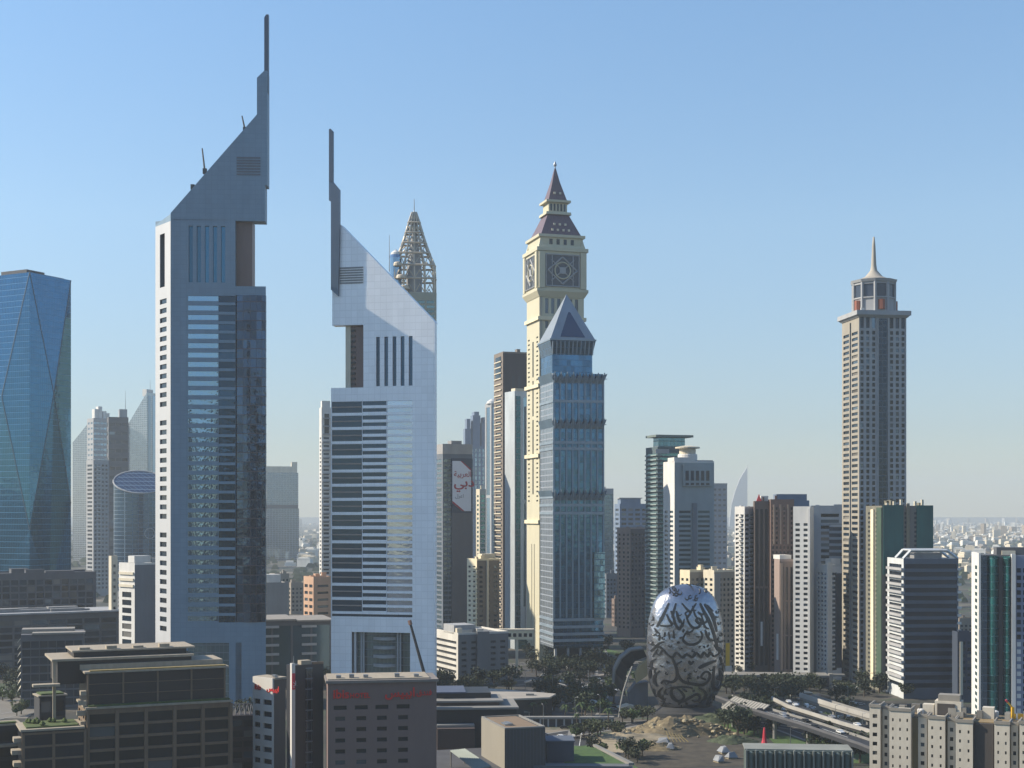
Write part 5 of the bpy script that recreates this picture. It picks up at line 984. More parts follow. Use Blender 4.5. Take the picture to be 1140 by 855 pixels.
# ------------------------------------------------------------------ foreground buildings
bf = mat('stone_frame', (.25, .175, .115), .85, var=.12, scale=.5); led = mat('ledge_stone', (.47, .40, .30), .85, var=.15, scale=.5); dg = mat('fg_glass', (.010, .016, .022), .28, .0, rnd=.6); plant = mat('planter_green', (.09, .13, .03), .95, var=.4, scale=.8, vert=1); straw = mat('planter_straw', (.36, .27, .10), .95, var=.3, scale=.8, vert=1)
def stepped():
    b = B('stepped_office', 'brown stone framed office building stepping up in planted terraces, bottom left', 87, 97, 257, 470, 790, ratio=.5, cat='office building'); W, D, u = b.W, b.D, b.u; m = b.m
    n = 5; rows = 9; rh = m(14.2); ops = cells(0.2, W-.2, b.H-rh*rows-1, b.H-1.3, n, rows, .86, .78)
    b.shell(bf, ops, cells(.3, D*.98, 2, b.H-1.5, 4, 9, .7, .7), dg, depth=.9)
    for k in range(n+1): MB().box(max(0, W*k/n-.55), W*k/n+.55, -.45, -.01, 0, b.H-.4).build('pier', bf, b.root)
    b.box('ledge', led, -.6, W+.6, -.7, D+.4, b.H+.01, b.H+.7); b.box('planter', plant, .5, W-.3, .3, 2.4, b.H+.72, b.H+1.25)
    z1 = b.H+.72; z2 = Z(748, 478); b.box('upper_storey', mat('upper_dark', (.035, .027, .024), .5), .4, W-1.2, 3.0, D, z1, z2)
    for k in range(5): MB().box(.4+(W-2)*k/4.02, 1.0+(W-2)*k/4.02, 2.7, 2.98, z1, z2-.01).build('pier', bf, b.root)
    for k in (1, 2): MB().box(.45, W-1.3, 2.8, 2.97, z1+(z2-z1)*k/3-.1, z1+(z2-z1)*k/3+.1).build('rail', bf, b.root)
    b.box('roof_slab', led, -.6, W-.2, 2.0, D+.8, z2+.01, z2+.6); b.box('planter', straw, 1.2, W-1.2, 2.5, 4.8, z2+.62, z2+1.0); b.box('roof_slab', led, -1.2, W-1, 8.5, D+.6, z2+.62, z2+2.4)
    z3 = z2+2.42; x0, x1 = u(70)-2, u(222); z4 = Z(731, 492); b.box('upper_storey', mat('upper_dark', (.035, .027, .024), .5), x0+1.4, x1-.8, 10, D+8, z2-4, z4); b.box('roof_slab', led, x0-.5, x1, 9.2, D+9, z4+.01, z4+.8)
    b.box('upper_storey', mat('upper_dark', (.035, .027, .024), .5), x0+7, x1-2, 13, D+7, z4+.82, z4+2.6); b.box('roof_slab', led, x0+6.4, x1+1, 12.5, D+8, z4+2.61, z4+3.2)
    for k in range(4): MB().box(x0+9+k*9, x0+12.5+k*9, 14, 17, z4+3.21, z4+4.0+.3*(k % 2)).build('roof_unit', led, b.root)
    b.box('roof_slab', led, u(60)-6, u(70)-.2, 6, 10, z2-4.2, z2-3.4)
    b.box('column', led, x0-.2, x0+.8, 9.6, 10.6, 12, z4)
    for k in range(11):                                # sunlit broken edge of the side wall
        zz = b.H+6-k*3.4; MB().box(-1.9-.5*(k % 3), -.02, 1.5+.7*(k % 2), 4.5, zz-1.4, zz).build('side_ledge', led, b.root)
    # lower wing with lawn roof
    Wl = W*.47; hl = Z(812, 466); wing = MB(); x0, x1 = u(24), u(94.5)
    ops = [(a+x0, c+x0, d, f_) for a, c, d, f_ in cells(0, x1-x0, hl-rh*7-1, hl-1.2, 2, 7, .88, .78)]; y = -1.2
    b.box('wing_wall', mat('wing_dark', (.03, .035, .045), .3, .3), x0+.2, x1, y+.3, 16, 0, hl-.02)
    for k in range(3): MB().box(x0+(x1-x0)*k/2-(.5 if k else 0), x0+(x1-x0)*k/2+(.9 if k == 0 else .4), y-.3, y+.28, 0, hl-.4).build('pier', bf, b.root)
    for k in range(8): MB().box(x0+.95, x1-.5, y, y+.27, hl-1.2-rh*k, hl-.5-rh*k).build('spandrel', bf, b.root)
    b.box('ledge', led, x0-.5, x1-.2, y-.6, 16.4, hl, hl+.7); b.box('roof_garden', plant, x0+1.5, x1-2, .6, 14, hl+.72, hl+1.2)
    rr = random.Random(3)
    for k in range(9): MB().lathe(x0+2.5+rr.random()*(x1-x0-6), 2+rr.random()*10, [(.2, hl+1.0), (rr.uniform(.7, 1.2), hl+1.7), (.6, hl+2.4), (.1, hl+2.8)], 7).build('shrub', plant, b.root)
    for k in range(7): MB().box(x0-2.4-.6*(k % 2), x0-.02, 0, 5, hl-3.6-k*4.0, hl-2.2-k*4.0).build('side_ledge', led, b.root)
    b.finish()
stepped()
b = tower('lower_office', 'dark low office block with planted ledges at the bottom left edge', -30, -26, 22, 475, 810, mat('wing_dark2', (.05, .05, .055)), dg, (2, 16, .85, .75), None, par=False, clut=0, ratio=.6, base=1, top=1, cat='office building')
b.box('ledge', led, -.5, b.W+.5, -.5, b.D, b.H+.01, b.H+.6); b.box('planter', plant, 1, b.W-1, 0, 3, b.H+.62, b.H+1.1); b.box('ledge', led, -.5, b.W+1.5, -2.4, -.01, b.z(833), b.z(830)); b.finish()
b = tower('small_pavilion', 'small dark pavilion with a green roof left of the brown stepped office', 38, 44, 73, 530, 776, mat('pav', (.045, .045, .05)), dg, (2, 16, .8, .7), None, par=False, clut=0, ratio=.9, base=1, top=1, cat='pavilion'); b.box('ledge', led, -.6, b.W+.6, -.6, b.D, b.H+.01, b.H+.5); b.box('planter', plant, .6, b.W-.6, .3, b.D-1, b.H+.52, b.H+1.1); b.finish()
b = tower('link_block', 'low dark brown link block between the stepped office and the white sided hotel wing', 255, 257, 284, 520, 797, mat('link', (.07, .055, .055)), dg, (2, 12, .9, .6), None, par=False, clut=0, ratio=.8, base=1, top=1, cat='office building')
mb = MB(); 
for k in range(6): x = b.W*k/5; mb.tube((x, 1, b.H+.1), (x*.8+b.W*.1, 5, b.H+3.5), .2, n=4).tube((x, 1, b.H+.1), ((x+b.W*.2)*.8+b.W*.1, 5, b.H+3.5), .2, n=4)
mb.tube((b.W*.1, 5, b.H+3.5), (b.W*.9, 5, b.H+3.5), .25, n=4); mb.build('roof_truss', dgrey, b.root); b.finish()

# hotel: white sided wing, dark stair tower with pylon sign, main block with red lettering
hotelw = mat('hotel_plum', (.26, .18, .16), .85, var=.05, scale=.3); sgr = mat('hotel_red', (.66, .03, .025), .5, var=.03)
b = tower('hotel_wing', 'narrow hotel wing with a sunlit white side wall, dark slot windows and red lettering', 283, 305, 318, 500, 757, mat('wing_brown', (.17, .13, .11)), dark, (0, 12, .5, .5), (0, 12, .5, .5), wl=None, clut=0, par=False, cat='hotel', ratio=None or 1.9)
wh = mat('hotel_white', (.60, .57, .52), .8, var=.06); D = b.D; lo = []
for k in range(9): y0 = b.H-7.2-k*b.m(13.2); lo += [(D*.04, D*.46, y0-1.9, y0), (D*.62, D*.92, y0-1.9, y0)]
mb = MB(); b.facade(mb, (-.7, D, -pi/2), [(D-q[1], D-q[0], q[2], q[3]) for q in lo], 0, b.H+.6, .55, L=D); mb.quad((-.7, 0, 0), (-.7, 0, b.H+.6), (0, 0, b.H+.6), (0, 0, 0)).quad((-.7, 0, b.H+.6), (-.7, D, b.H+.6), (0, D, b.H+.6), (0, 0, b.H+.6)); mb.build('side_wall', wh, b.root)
for q in lo: link('window', pane_mesh('left', q[1]-q[0], q[3]-q[2], dark), b.root, (-.12, (q[0]+q[1])/2, (q[2]+q[3])/2))
for sgn in ((D*.80, 'ibis'), (D*.18, ibs)):
    k = text(sgn[1], 'sign_text', sgr, b.root, (-.82, sgn[0]+D*.10, b.H-3.9), 2.6, rz=-pi/2, bold=.06)
b.box('parapet', led, 0.01, b.W+.3, -.3, D, b.H+.01, b.H+.7); b.clutter(4, steel, 4, 2.0, z=b.H+.3); b.finish()
b = tower('stair_tower', 'dark glass stair tower between the two hotel wings with a thin white sign pylon', 319, 325.5, 360, 480, 741, mat('stair_dark', (.035, .037, .045), .5), dg, (0, 12, .5, .5), None, par=False, clut=0, ratio=.45, cat='stair tower')
b.box('pylon', wh, -.9, b.u(325.4)+.4, -1.6, -.2, 0, b.z(738)); b.box('red_sign', mat('sign_pink_red', (.6, .03, .06), .5), -.8, b.u(325.4)+.3, -1.8, -1.61, b.z(767), b.z(749))
text('\uFEFA', 'sign_text', white, b.root, (-.6, -1.86, b.z(763)), 2.4); MB().tube((0, -1, b.z(738)), (0, -1, b.z(730)), .2, .1).build('antenna', steel, b.root)
b.box('glass_strip', curt('stair_glass', (.07, .10, .14), 3.6, 1.5, cell=.6), b.W*.42, b.W*.64, -.25, -.02, 4, b.H-1); b.box('roof_unit', led, b.W*.3, b.W*.62, .5, 3.5, b.H+.01, b.H+1.4); b.box('parapet', bf, b.W*.63, b.W, -.2, .3, b.H+.01, b.H+.8); b.finish()
b = B('hotel_building', 'plum brown hotel block with small windows and red lettering along its top', 363, 365, 486, 465, 761, ratio=.5, cat='hotel')
ops = []
for r in range(8):
    for (a, c) in ((371.5, 386), (395, 409.5), (418, 432.5), (441.5, 456)):
        w0 = 3 if r else 0; yy = 786+12.2*r; ops.append((b.u(a+w0*.6), b.u(c-w0*.6), b.z(yy+4.6), b.z(yy)))
b.shell(hotelw, ops, [], dg, depth=.6); b.finish()
b.box('parapet', mat('hotel_cap', (.30, .26, .23)), -.7, b.W+.6, -.7, b.D+.4, b.H+.01, b.H+.9); b.box('parapet', led, b.W*.0, b.W*.94, 1.0, b.D, b.H+.92, b.H+1.3)
sgd = sgr
text('ibis', 'sign_text', sgd, b.root, (b.u(370.5), -.25, b.z(777.5)), 4.1, bold=.1, sx=1.0); text('HOTEL', 'sign_text', sgd, b.root, (b.u(389.5), -.25, b.z(777.5)), 2.3, bold=.05, sx=.92)
text(ibs, 'sign_text', sgd, b.root, (b.u(428.5), -.25, b.z(777)), 4.0, bold=.11, sx=1.0); text(fnd, 'sign_text', sgd, b.root, (b.u(463.5), -.25, b.z(776)), 2.5, bold=.05, sx=1.0)
for i, x in enumerate((.08, .2, .33, .62, .8)): MB().box(b.W*x, b.W*x+1.6, 3, 5.5, b.H+1.31, b.H+2.2+.3*(i % 2)).build('roof_unit', steel, b.root)
# slanted mast in front of the silver tower
e = empty('leaning_boom', 'dark crane boom leaning against the sky blue grey wall above the hotel roof', 'crane boom'); MB().tube(at(474, 756, 560), at(456.5, 693, 560), .75, .5, 6).build('boom', mat('boom_dark', (.03, .03, .035)), e); MB().tube(at(457.2, 695.5, 560), at(455.8, 690.5, 560), .85, .85, 6).build('boom_tip', mat('boom_tip', (.35, .2, .15)), e)
MB().box(X(471, 560), X(479, 560), 557, 563, 0, Z(756, 560)).build('base', mat('boom_dark', (.03, .03, .035)), e)

# terraced low complex in the centre
b = B('terraced_hall', 'long low dark building with several thin pale terrace roofs beside the hotel', 484, 486, 600, 560, 790, ratio=.6, cat='hall'); W, D = b.W, b.D
wall_d = mat('hall_dark', (.03, .033, .042), .4, .2); b.box('wall', wall_d, 0, W*.78, 0, D, 0, b.H); b.box('roof_slab', conc, -.5, W*.8, -1.5, D, b.H+.01, b.H+.8)
b.box('upper_storey', mat('hall_rust', (.10, .065, .055)), 0, W*.62, 5, D, b.H+.82, b.z(784)); b.box('roof_slab', conc, -.5, W*.66, 4, D, b.z(784)+.01, b.z(784)+.7); b.box('upper_storey', wall_d, 0, W*.55, 12, D+8, b.z(784)+.72, b.z(776)); b.box('roof_slab', mat('roof_blue', (.10, .13, .2)), 0, W*.3, 11, D+8, b.z(776)+.01, b.z(776)+.5)
b.box('roof_slab', conc, W*.0, W*.36, -6, -1.6, b.z(806)-.6, b.z(806)+.4)
b.box('terrace', mat('hall_rust', (.10, .065, .055)), 0, W*.36, -9, -.02, 0, b.z(806)-.62); b.box('ledge', conc, 0, W*.36, -12, -9.02, b.z(838), b.z(836))
e = empty('curved_roof_hall', 'broad low hall with a pale curved roof plate behind the dark terraced building', 'hall')
out_ = [G(x, y, 9.5)[:2] for x, y in ((500, 778), (560, 780), (612, 778), (619, 774), (560, 769), (503, 765.5))]; MB().slab(out_, 9.5, 10.3).build('roof', mat('roof_pale', (.46, .42, .36)), e); cx_, cy_ = sum(p[0] for p in out_)/6, sum(p[1] for p in out_)/6
MB().slab([(cx_+(x-cx_)*.93, cy_+(y-cy_)*.9) for x, y in out_], 0, 9.48).build('wall', wall_d, e); MB().box(cx_+12, cx_+16, cy_-8, cy_-5, 10.31, 11.2).build('roof_unit', conc, e)
b = tower('plant_room', 'plain grey box building with a brown flat roof and sunlit left wall, bottom centre', 536, 562, 607, 500, 812, mat('box_grey', (.11, .105, .10), .9, var=.05), dark, (0, 9, .5, .5), None, wl=mat('box_lit_side', (.34, .31, .25), var=.06), par=False, clut=0, ratio=2.0, cat='plant room')  # sun on the left wall and shade on the front painted as two tones
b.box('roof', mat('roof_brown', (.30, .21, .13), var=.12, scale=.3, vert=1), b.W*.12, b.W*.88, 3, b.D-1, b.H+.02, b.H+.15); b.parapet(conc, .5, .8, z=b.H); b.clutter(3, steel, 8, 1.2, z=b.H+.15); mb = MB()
for k in range(12): mb.box(b.W*(k+.5)/12-.08, b.W*(k+.5)/12+.08, -.08, -.01, 0, b.H-.3)
mb.build('cladding_seams', dgrey, b.root); b.finish()
b = tower('low_annex', 'low slate blue annex with a sloping roof right of the plain grey box building', 607, 609, 639, 515, 826, mat('annex', (.085, .10, .13)), dark, (0, 9, .5, .5), None, par=False, clut=0, ratio=1.2, cat='annex'); b.box('roof_edge', mat('annexr', (.12, .15, .2)), -.3, b.W+.3, -.3, b.D, b.H+.01, b.H+.5); b.finish()
zp = 9.0; e = empty('podium_deck', 'wide roof deck with a strip of lawn along the bottom of the view', 'roof deck')
dk = [G(x, y, zp)[:2] for x, y in ((470, 875), (712, 872), (704, 851), (642, 829), (600, 829), (470, 836))]; MB().slab(dk, 0, zp).build('deck', mat('deck_grey', (.10, .10, .105), var=.2, scale=.2, vert=1), e)
MB().slab([G(x, y, zp)[:2] for x, y in ((628, 850), (698, 852), (660, 833), (640, 831), (634, 836))], zp+.004, zp+.3).build('lawn', grass, e); MB().slab([G(x, y, zp)[:2] for x, y in ((700, 852), (706, 852), (664, 831), (660, 831))], zp+.004, zp+.9).build('parapet', conc, e)
MB().slab([G(x, y, zp)[:2] for x, y in ((560, 855), (700, 856), (700, 853), (560, 852))], zp+.01, zp+.9).build('parapet', mat('deck_wall', (.16, .17, .18)), e)
e = empty('slatted_canopy', 'sloping pale green slatted canopy at the bottom centre, left of the grey box', 'canopy'); p = [at(502, 836, 505), at(517, 834, 512), at(546, 853, 470), at(530, 857, 462)]
for k in range(9):
    a = tuple(p[0][j]+(p[1][j]-p[0][j])*k/8 for j in range(3)); c = tuple(p[3][j]+(p[2][j]-p[3][j])*k/8 for j in range(3)); MB().tube(a, c, .35, n=4).build('slat', mat('canopy_green2', (.30, .34, .30)), e)
MB().tube(p[3], (p[3][0], p[3][1], 0), .3).build('post', conc, e); MB().tube(p[1], (p[1][0], p[1][1], 0), .3).build('post', conc, e); MB().tube(p[2], (p[2][0], p[2][1], 0), .3).build('post', conc, e); MB().tube(p[0], (p[0][0], p[0][1], 0), .3).build('post', conc, e)
# low wall with pale posts
e = empty('columned_wall', 'low grey ramp wall with a row of pale posts in the centre', 'wall', at(583, 812, 660)); L_ = X(684, 660)-X(583, 660)
e.location[2] = 0; MB().box(0, L_, 0, 4, 3.6, 4.6).build('deck', conc, e)
for k in range(12): MB().box(L_*k/11.4, L_*k/11.4+.7, .3, 1, 0, 3.59).build('post', lgrey, e)
MB().box(0, L_, 2.5, 3.4, 0, 3.58).build('back_wall', mat('dark_conc', (.12, .12, .13)), e)

# green fluted building, bottom right of centre
b = B('fluted_building', 'long grey green fluted metal building with rounded vertical ribs, bottom edge', 828, 831, 949, 430, 836, ratio=.4, cat='plant building'); W = b.W; gm = mat('flute_green', (.15, .19, .17), .6, .2, var=.1, scale=.4)
b.box('wall', mat('flute_dark', (.07, .10, .09)), 0, W, .6, b.D, 0, b.H)
for k in range(11): MB().lathe(W*(k+.5)/11, .9, [(W/11*.36, 0), (W/11*.36, b.H-.6), (W/11*.1, b.H-.05)], 10).build('flute', gm, b.root)
for k in range(12): MB().box(W*k/11-.25, W*k/11+.25, -.5, .55, 0, b.H+.3).build('rib', mat('flute_rib', (.30, .31, .27)), b.root)
b.box('roof_edge', mat('flute_rib', (.30, .31, .27)), -.4, W+.4, 1.6, b.D, b.H+.01, b.H+.4)

# beige flats, bottom right
def flats():
    b = B('beige_flats', 'weathered beige apartment block of many stepped bays filling the bottom right corner', 968, 968, 1160, 455, 788, theta=-24, cat='apartment block'); b.D = 20
    fm = mat('flat_cream', (.56, .51, .42), .9, var=.12, scale=.4); fd = mat('flat_brown', (.34, .25, .13), .9); u, W = b.u, b.W
    zf = lambda py, x: H-(py-HY)/F*(b.Y+x*sin(b.t))
    bays = [(968, 980, 787, 0, 1), (981, 989, 790, 2.2, 1), (990, 1014, 791, 0, 3), (1021, 1031, 799, 2.2, 1), (1033, 1052, 800, 0, 2), (1054, 1063, 803, 2.0, 1), (1064, 1083, 804, 0, 2), (1107, 1124, 806, 0, 2), (1125, 1133, 808, 2, 1), (1135, 1152, 806, 0, 2)]
    b.box('wall', fd, 0, W, 3, 20, 0, zf(802, 20))
    for i, (a, c, y, off, nc) in enumerate(bays):
        x0, x1 = u(a), u(c); zt = zf(y, x0); fl = b.m(10.2); n = int((zt-2)/fl)
        ops = [(q[0]+0, q[1]+0, q[2], q[3]) for q in cells(0, x1-x0, zt-1.4-n*fl, zt-1.4, nc, n, .22 if nc > 1 else .42, .34 if nc > 1 else .42)]
        mb = MB(); f = (x0, off, 0.0); b.facade(mb, f, ops, 0, zt, .35, L=x1-x0)
        mb.quad((x0, off, 0), (x0, off, zt), (x0, 9, zt), (x0, 9, 0)).quad((x1, off, 0), (x1, off, zt), (x1, 9, zt), (x1, 9, 0)).quad((x0, off, zt), (x1, off, zt), (x1, 9, zt), (x0, 9, zt)).quad((x0, 9, 0), (x1, 9, 0), (x1, 9, zt), (x0, 9, zt)); mb.build('bay_wall', fm, b.root)
        b.panes += [('window', f, q, dg, .35) for q in ops]
        mb = MB(); mb.box(x0-.15, x1+.15, off-.25, off+.25, zt+.002, zt+1.0).box(x0-.15, x0+.25, off+.26, 9, zt+.002, zt+1.0).box(x1-.25, x1+.15, off+.26, 9, zt+.002, zt+1.0); mb.build('parapet', mat('flat_cap', (.36, .33, .28)), b.root)
    b.box('shaft_wall', mat('flat_dark', (.075, .065, .06)), u(1084), u(1105.5), 1.2, 2.98, 0, zf(806, u(1090)))
    rr = random.Random(4)
    for k in range(26):
        x = rr.uniform(0, W*.97); y = rr.uniform(4, 17); zt = zf(802, 20)+.01 if y > 9 else zf(788+18*x/W, x)+.01; s_ = rr.uniform(.7, 2.2)
        if k % 3 == 0: MB().lathe(x, max(y, 9.6)+1, [(s_*.6, zf(802, 20)+.01), (s_*.6, zf(802, 20)+1.8), (s_*.3, zf(802, 20)+2.1)], 10).build('water_tank', white, b.root)
        else: MB().box(x, x+s_*1.4, max(y, 9.6), max(y, 9.6)+s_, zf(802, 20)+.01, zf(802, 20)+rr.uniform(.8, 3.2)).build('roof_unit', mat('flat_unit', (.32, .30, .26), rnd=.3), b.root)
    x0 = u(1036); x1 = u(1066); zt = zf(802, 20); b.box('roof_room', fm, x0, x1, 10, 16, zt+.02, zt+5.0); b.box('roof_room', mat('flat_dark', (.075, .065, .06)), x0+.8, x1-2, 9.7, 9.98, zt+.02, zt+4.2); b.box('roof_room', mat('flat_cap', (.36, .33, .28)), x0+1, x1-.5, 10.4, 15, zt+5.02, zt+7.0)
    for px in (1022, 1090, 1142): MB().box(u(px), u(px)+3.5, 10.5, 14, zt+.02, zt+3.6).build('roof_room', fm, b.root)
    b.finish(); return b
fb_ = flats()
# yellow lift on the flats roof
e = empty('yellow_lift', 'yellow hoist machine with a red tip on the beige flats roof', 'hoist', (fb_.root.location[0]+cos(fb_.t)*fb_.u(1126)-sin(fb_.t)*12, fb_.Y+sin(fb_.t)*fb_.u(1126)+cos(fb_.t)*12, H-(802-HY)/F*(fb_.Y+20*sin(fb_.t))+.02)); yl = mat('machine_yellow', (.62, .36, .02), .5)
MB().box(-1.0, -.2, -.5, .5, 0, 4.0).tube((-.6, 0, 3.8), (-2.2, 0, 5.6), .3).build('mast', yl, e); MB().box(-.19, 2.6, -.7, .7, .3, 1.9).build('cab', yl, e); MB().tube((-2.2, 0, 5.6), (-2.8, 0, 6.3), .35).build('tip', rdm, e)

# ------------------------------------------------------------------ trees, cars, small pavilions and lamps in the middle ground
leafm = [mat('leaf_dark', (.022, .038, .014), .8, var=.5, scale=.6, vert=1, rnd=.35), mat('leaf_olive', (.045, .058, .022), .8, var=.5, scale=.6, vert=1, rnd=.35), mat('leaf_bright', (.055, .095, .02), .8, var=.4, scale=.6, vert=1, rnd=.3)]
bark = mat('bark', (.10, .075, .05), .9)
def tree_proto(seed, h, r, lm, palm=False):
    rr = random.Random(seed); e = empty('palm_tree' if palm else 'tree', '-', 'palm tree' if palm else 'tree', (0, 0, -500))
    if palm:
        MB().tube((0, 0, 0), (.3, 0, h), .3, .2, 7).build('trunk', bark, e); mb = MB()
        for k in range(22):
            a = rr.random()*6.28; el = rr.uniform(-.3, 1.1); l = rr.uniform(.8, 1)*r; p0 = (.3, 0, h)
            pts = [(.3+cos(a)*l*t*cos(el), sin(a)*l*t*cos(el), h+l*t*sin(el)-l*.8*t*t) for t in (0, .35, .7, 1)]
            for q in range(3):
                w0, w1 = .5*(1-q*.3), .5*(1-(q+1)*.3); nx, ny = -sin(a), cos(a); a0, a1 = pts[q], pts[q+1]
                mb.quad((a0[0]-nx*w0, a0[1]-ny*w0, a0[2]-.2), (a0[0], a0[1], a0[2]), (a1[0], a1[1], a1[2]), (a1[0]-nx*w1, a1[1]-ny*w1, a1[2]-.2)); mb.quad((a0[0]+nx*w0, a0[1]+ny*w0, a0[2]-.2), (a0[0], a0[1], a0[2]), (a1[0], a1[1], a1[2]), (a1[0]+nx*w1, a1[1]+ny*w1, a1[2]-.2))
        mb.build('crown', lm, e); return e
    mb = MB(); mb.tube((0, 0, 0), (0, 0, h*.4), r*.09, r*.06, 7)
    for k in range(5): a = k*1.26+rr.random(); mb.tube((0, 0, h*.36), (cos(a)*r*.5, sin(a)*r*.5, h*rr.uniform(.55, .8)), r*.05, r*.015, 5)
    mb.build('trunk', bark, e); mb = MB()
    lumps = [(rr.gauss(0, .42)*r, rr.gauss(0, .42)*r, h*rr.uniform(.45, .9), r*rr.uniform(.25, .5)) for _ in range(13)]
    for (x, y, z_, q) in lumps:
        for _ in range(34):
            a, b_ = rr.random()*6.28, math.acos(rr.uniform(-1, 1)); d = q*rr.uniform(.6, 1.1); c = (x+d*sin(b_)*cos(a), y+d*sin(b_)*sin(a), z_+d*cos(b_)*.8); s_ = r*rr.uniform(.07, .15)
            v1 = [rr.gauss(0, 1) for _ in range(3)]; v2 = [rr.gauss(0, 1) for _ in range(3)]
            n1 = math.sqrt(sum(t*t for t in v1)); n2 = math.sqrt(sum(t*t for t in v2)); v1 = [t/n1*s_ for t in v1]; v2 = [t/n2*s_ for t in v2]
            mb.quad(tuple(c[i]-v1[i] for i in range(3)), tuple(c[i]-v2[i] for i in range(3)), tuple(c[i]+v1[i] for i in range(3)), tuple(c[i]+v2[i] for i in range(3)))
    mb.build('crown', lm, e); return e
protos = [tree_proto(1, 9, 5, leafm[0]), tree_proto(2, 7, 4.2, leafm[1]), tree_proto(3, 11, 5, leafm[0]), tree_proto(4, 6, 3.6, leafm[2]), tree_proto(5, 8, 2.8, leafm[2], True)]
used = set(); planted = [0]
def put(k, px, py, sc=1.0, group='', label=''):
    planted[0] += 1; sc *= 1.15
    if planted[0] % 10 in (2, 5, 8): return
    p = G(px, py, 0); o = protos[k]
    if k not in used: used.add(k); o.location = p; o.rotation_euler = (0, 0, px); o.scale = (sc, sc, sc)
    else: o = copy_thing(protos[k], p, px*1.7, sc=sc)
    o['label'] = label; o['group'] = group
rr = random.Random(21)
zones = [(482, 570, 764, 776, 26, (0, 1, 2), 'dark green tree in the line below the grey car park building', 'trees below the car park building'), (590, 700, 722, 760, 50, (0, 1, 2, 0), 'dark tree in the shady grove in front of the pyramid topped tower', 'grove before the pyramid topped tower'), (600, 690, 765, 797, 40, (0, 1, 0, 3), 'dark tree beside the parking area left of the egg', 'trees left of the egg'),
         (805, 900, 762, 778, 24, (1, 0), 'small tree in front of the long dark station hall', 'trees before the station hall'), (808, 870, 795, 820, 22, (0, 2, 3), 'dark tree under the viaduct right of the egg', 'trees under the viaduct'), (0, 60, 755, 790, 22, (0, 3, 1), 'green tree near the road at the left edge', 'trees at the left edge'), (0, 26, 795, 800, 4, (3,), 'bright green tree beside the curved road bottom left', 'bright trees by the curved road'),
         (900, 966, 800, 850, 16, (0, 3, 1), 'green tree in the gap between the viaduct and the beige flats', 'trees beside the beige flats'), (255, 292, 748, 800, 12, (0, 1), 'dark tree at the foot of the tall blade roofed tower', 'trees at the blade tower foot'), (820, 850, 735, 752, 14, (1, 0), 'olive tree at the foot of the row of brown towers', 'trees at the brown towers foot'), (480, 530, 702, 706, 10, (3, 1), 'bright tree on the skyline of the car park garden', 'trees behind the car park'),
         (640, 692, 812, 824, 14, (3, 1), 'bushy green tree along the sandy slope left of the boulders', 'trees on the sandy slope'), (940, 1090, 757, 778, 26, (0, 1), 'tree between the towers at the foot of the tall square spired tower', 'trees below the spired tower'), (284, 366, 752, 768, 12, (0, 1), 'dark tree below the tiered louvre block', 'trees below the louvre block')]
for x0, x1, y0, y1, n, ks, lb, gr in zones:
    for i in range(n): put(rr.choice(ks), rr.uniform(x0, x1), rr.uniform(y0, y1), rr.uniform(.7, 1.15), gr, lb)
for i in range(14): put(4, rr.uniform(600, 700), rr.uniform(785, 815), rr.uniform(.8, 1.1), 'palms near the egg', 'palm tree standing by the road left of the egg')
def car_proto(name, m, van=False):
    e = empty(name, '-', 'van' if van else 'car', (0, 0, -500)); h = 1.9 if van else 1.35
    mb = MB(); mb.prism([(-2.2, .35), (2.2, .35), (2.25, .8), (1.1 if not van else 2.0, .9), (.7 if not van else 1.7, h), (-1.5 if not van else -2.15, h), (-2.1, .95), (-2.25, .8)], -.88, .88); mb.build('body', m, e)
    MB().prism([(-1.75, .97), (.95 if not van else 1.8, .97), (.62 if not van else 1.6, h-.1), (-1.4 if not van else -2, h-.1)], -.9, .9).build('window', dark, e)
    for x in (-1.4, 1.4):
        for y in (-.9, .75): MB().tube((x, y, .33), (x, y+.16, .33), .33, n=10).build('wheel', blk, e)
    return e
cc = [('white', (.75, .75, .73)), ('black', (.02, .02, .022)), ('silver', (.45, .46, .47)), ('red', (.4, .02, .02))]
cars = [(n_, car_proto('parked_car', mat('car_'+n_, c_, .3, .2, var=.02))) for n_, c_ in cc]; fresh = {n_: True for n_, _ in cc}
areas = [(600, 690, 752, 792, 44, 'on the parking area before the pyramid topped tower', 'cars in the central parking area'), (815, 880, 738, 750, 26, 'at the foot of the brown towers', 'cars at the foot of the brown towers'), (870, 966, 783, 800, 22, 'near the flyover beside the station hall', 'cars near the flyover'), (590, 640, 805, 822, 8, 'on the road before the low columned wall', 'cars on the road by the columned wall'), (930, 1080, 765, 775, 22, 'in front of the navy balcony tower', 'cars before the navy balcony tower')]
for x0, x1, y0, y1, n, where, gr in areas:
    for i in range(n):
        j = rr.choice((0, 0, 0, 1, 2, 2, 3)) if i % 9 == 4 else rr.choice((0, 0, 1, 2)); nm, src = cars[j]; p = G(rr.uniform(x0, x1), rr.uniform(y0, y1), 0); p = (p[0], p[1], .12); lb = '%s car parked %s' % (nm, where); rz = rr.choice((0, pi/2, pi/2+.2))+.1
        if fresh[nm]: fresh[nm] = False; o = src; o.location = p; o.rotation_euler = (0, 0, rz)
        else: o = copy_thing(src, p, rz)
        o['label'] = lb; o['group'] = nm+' '+gr
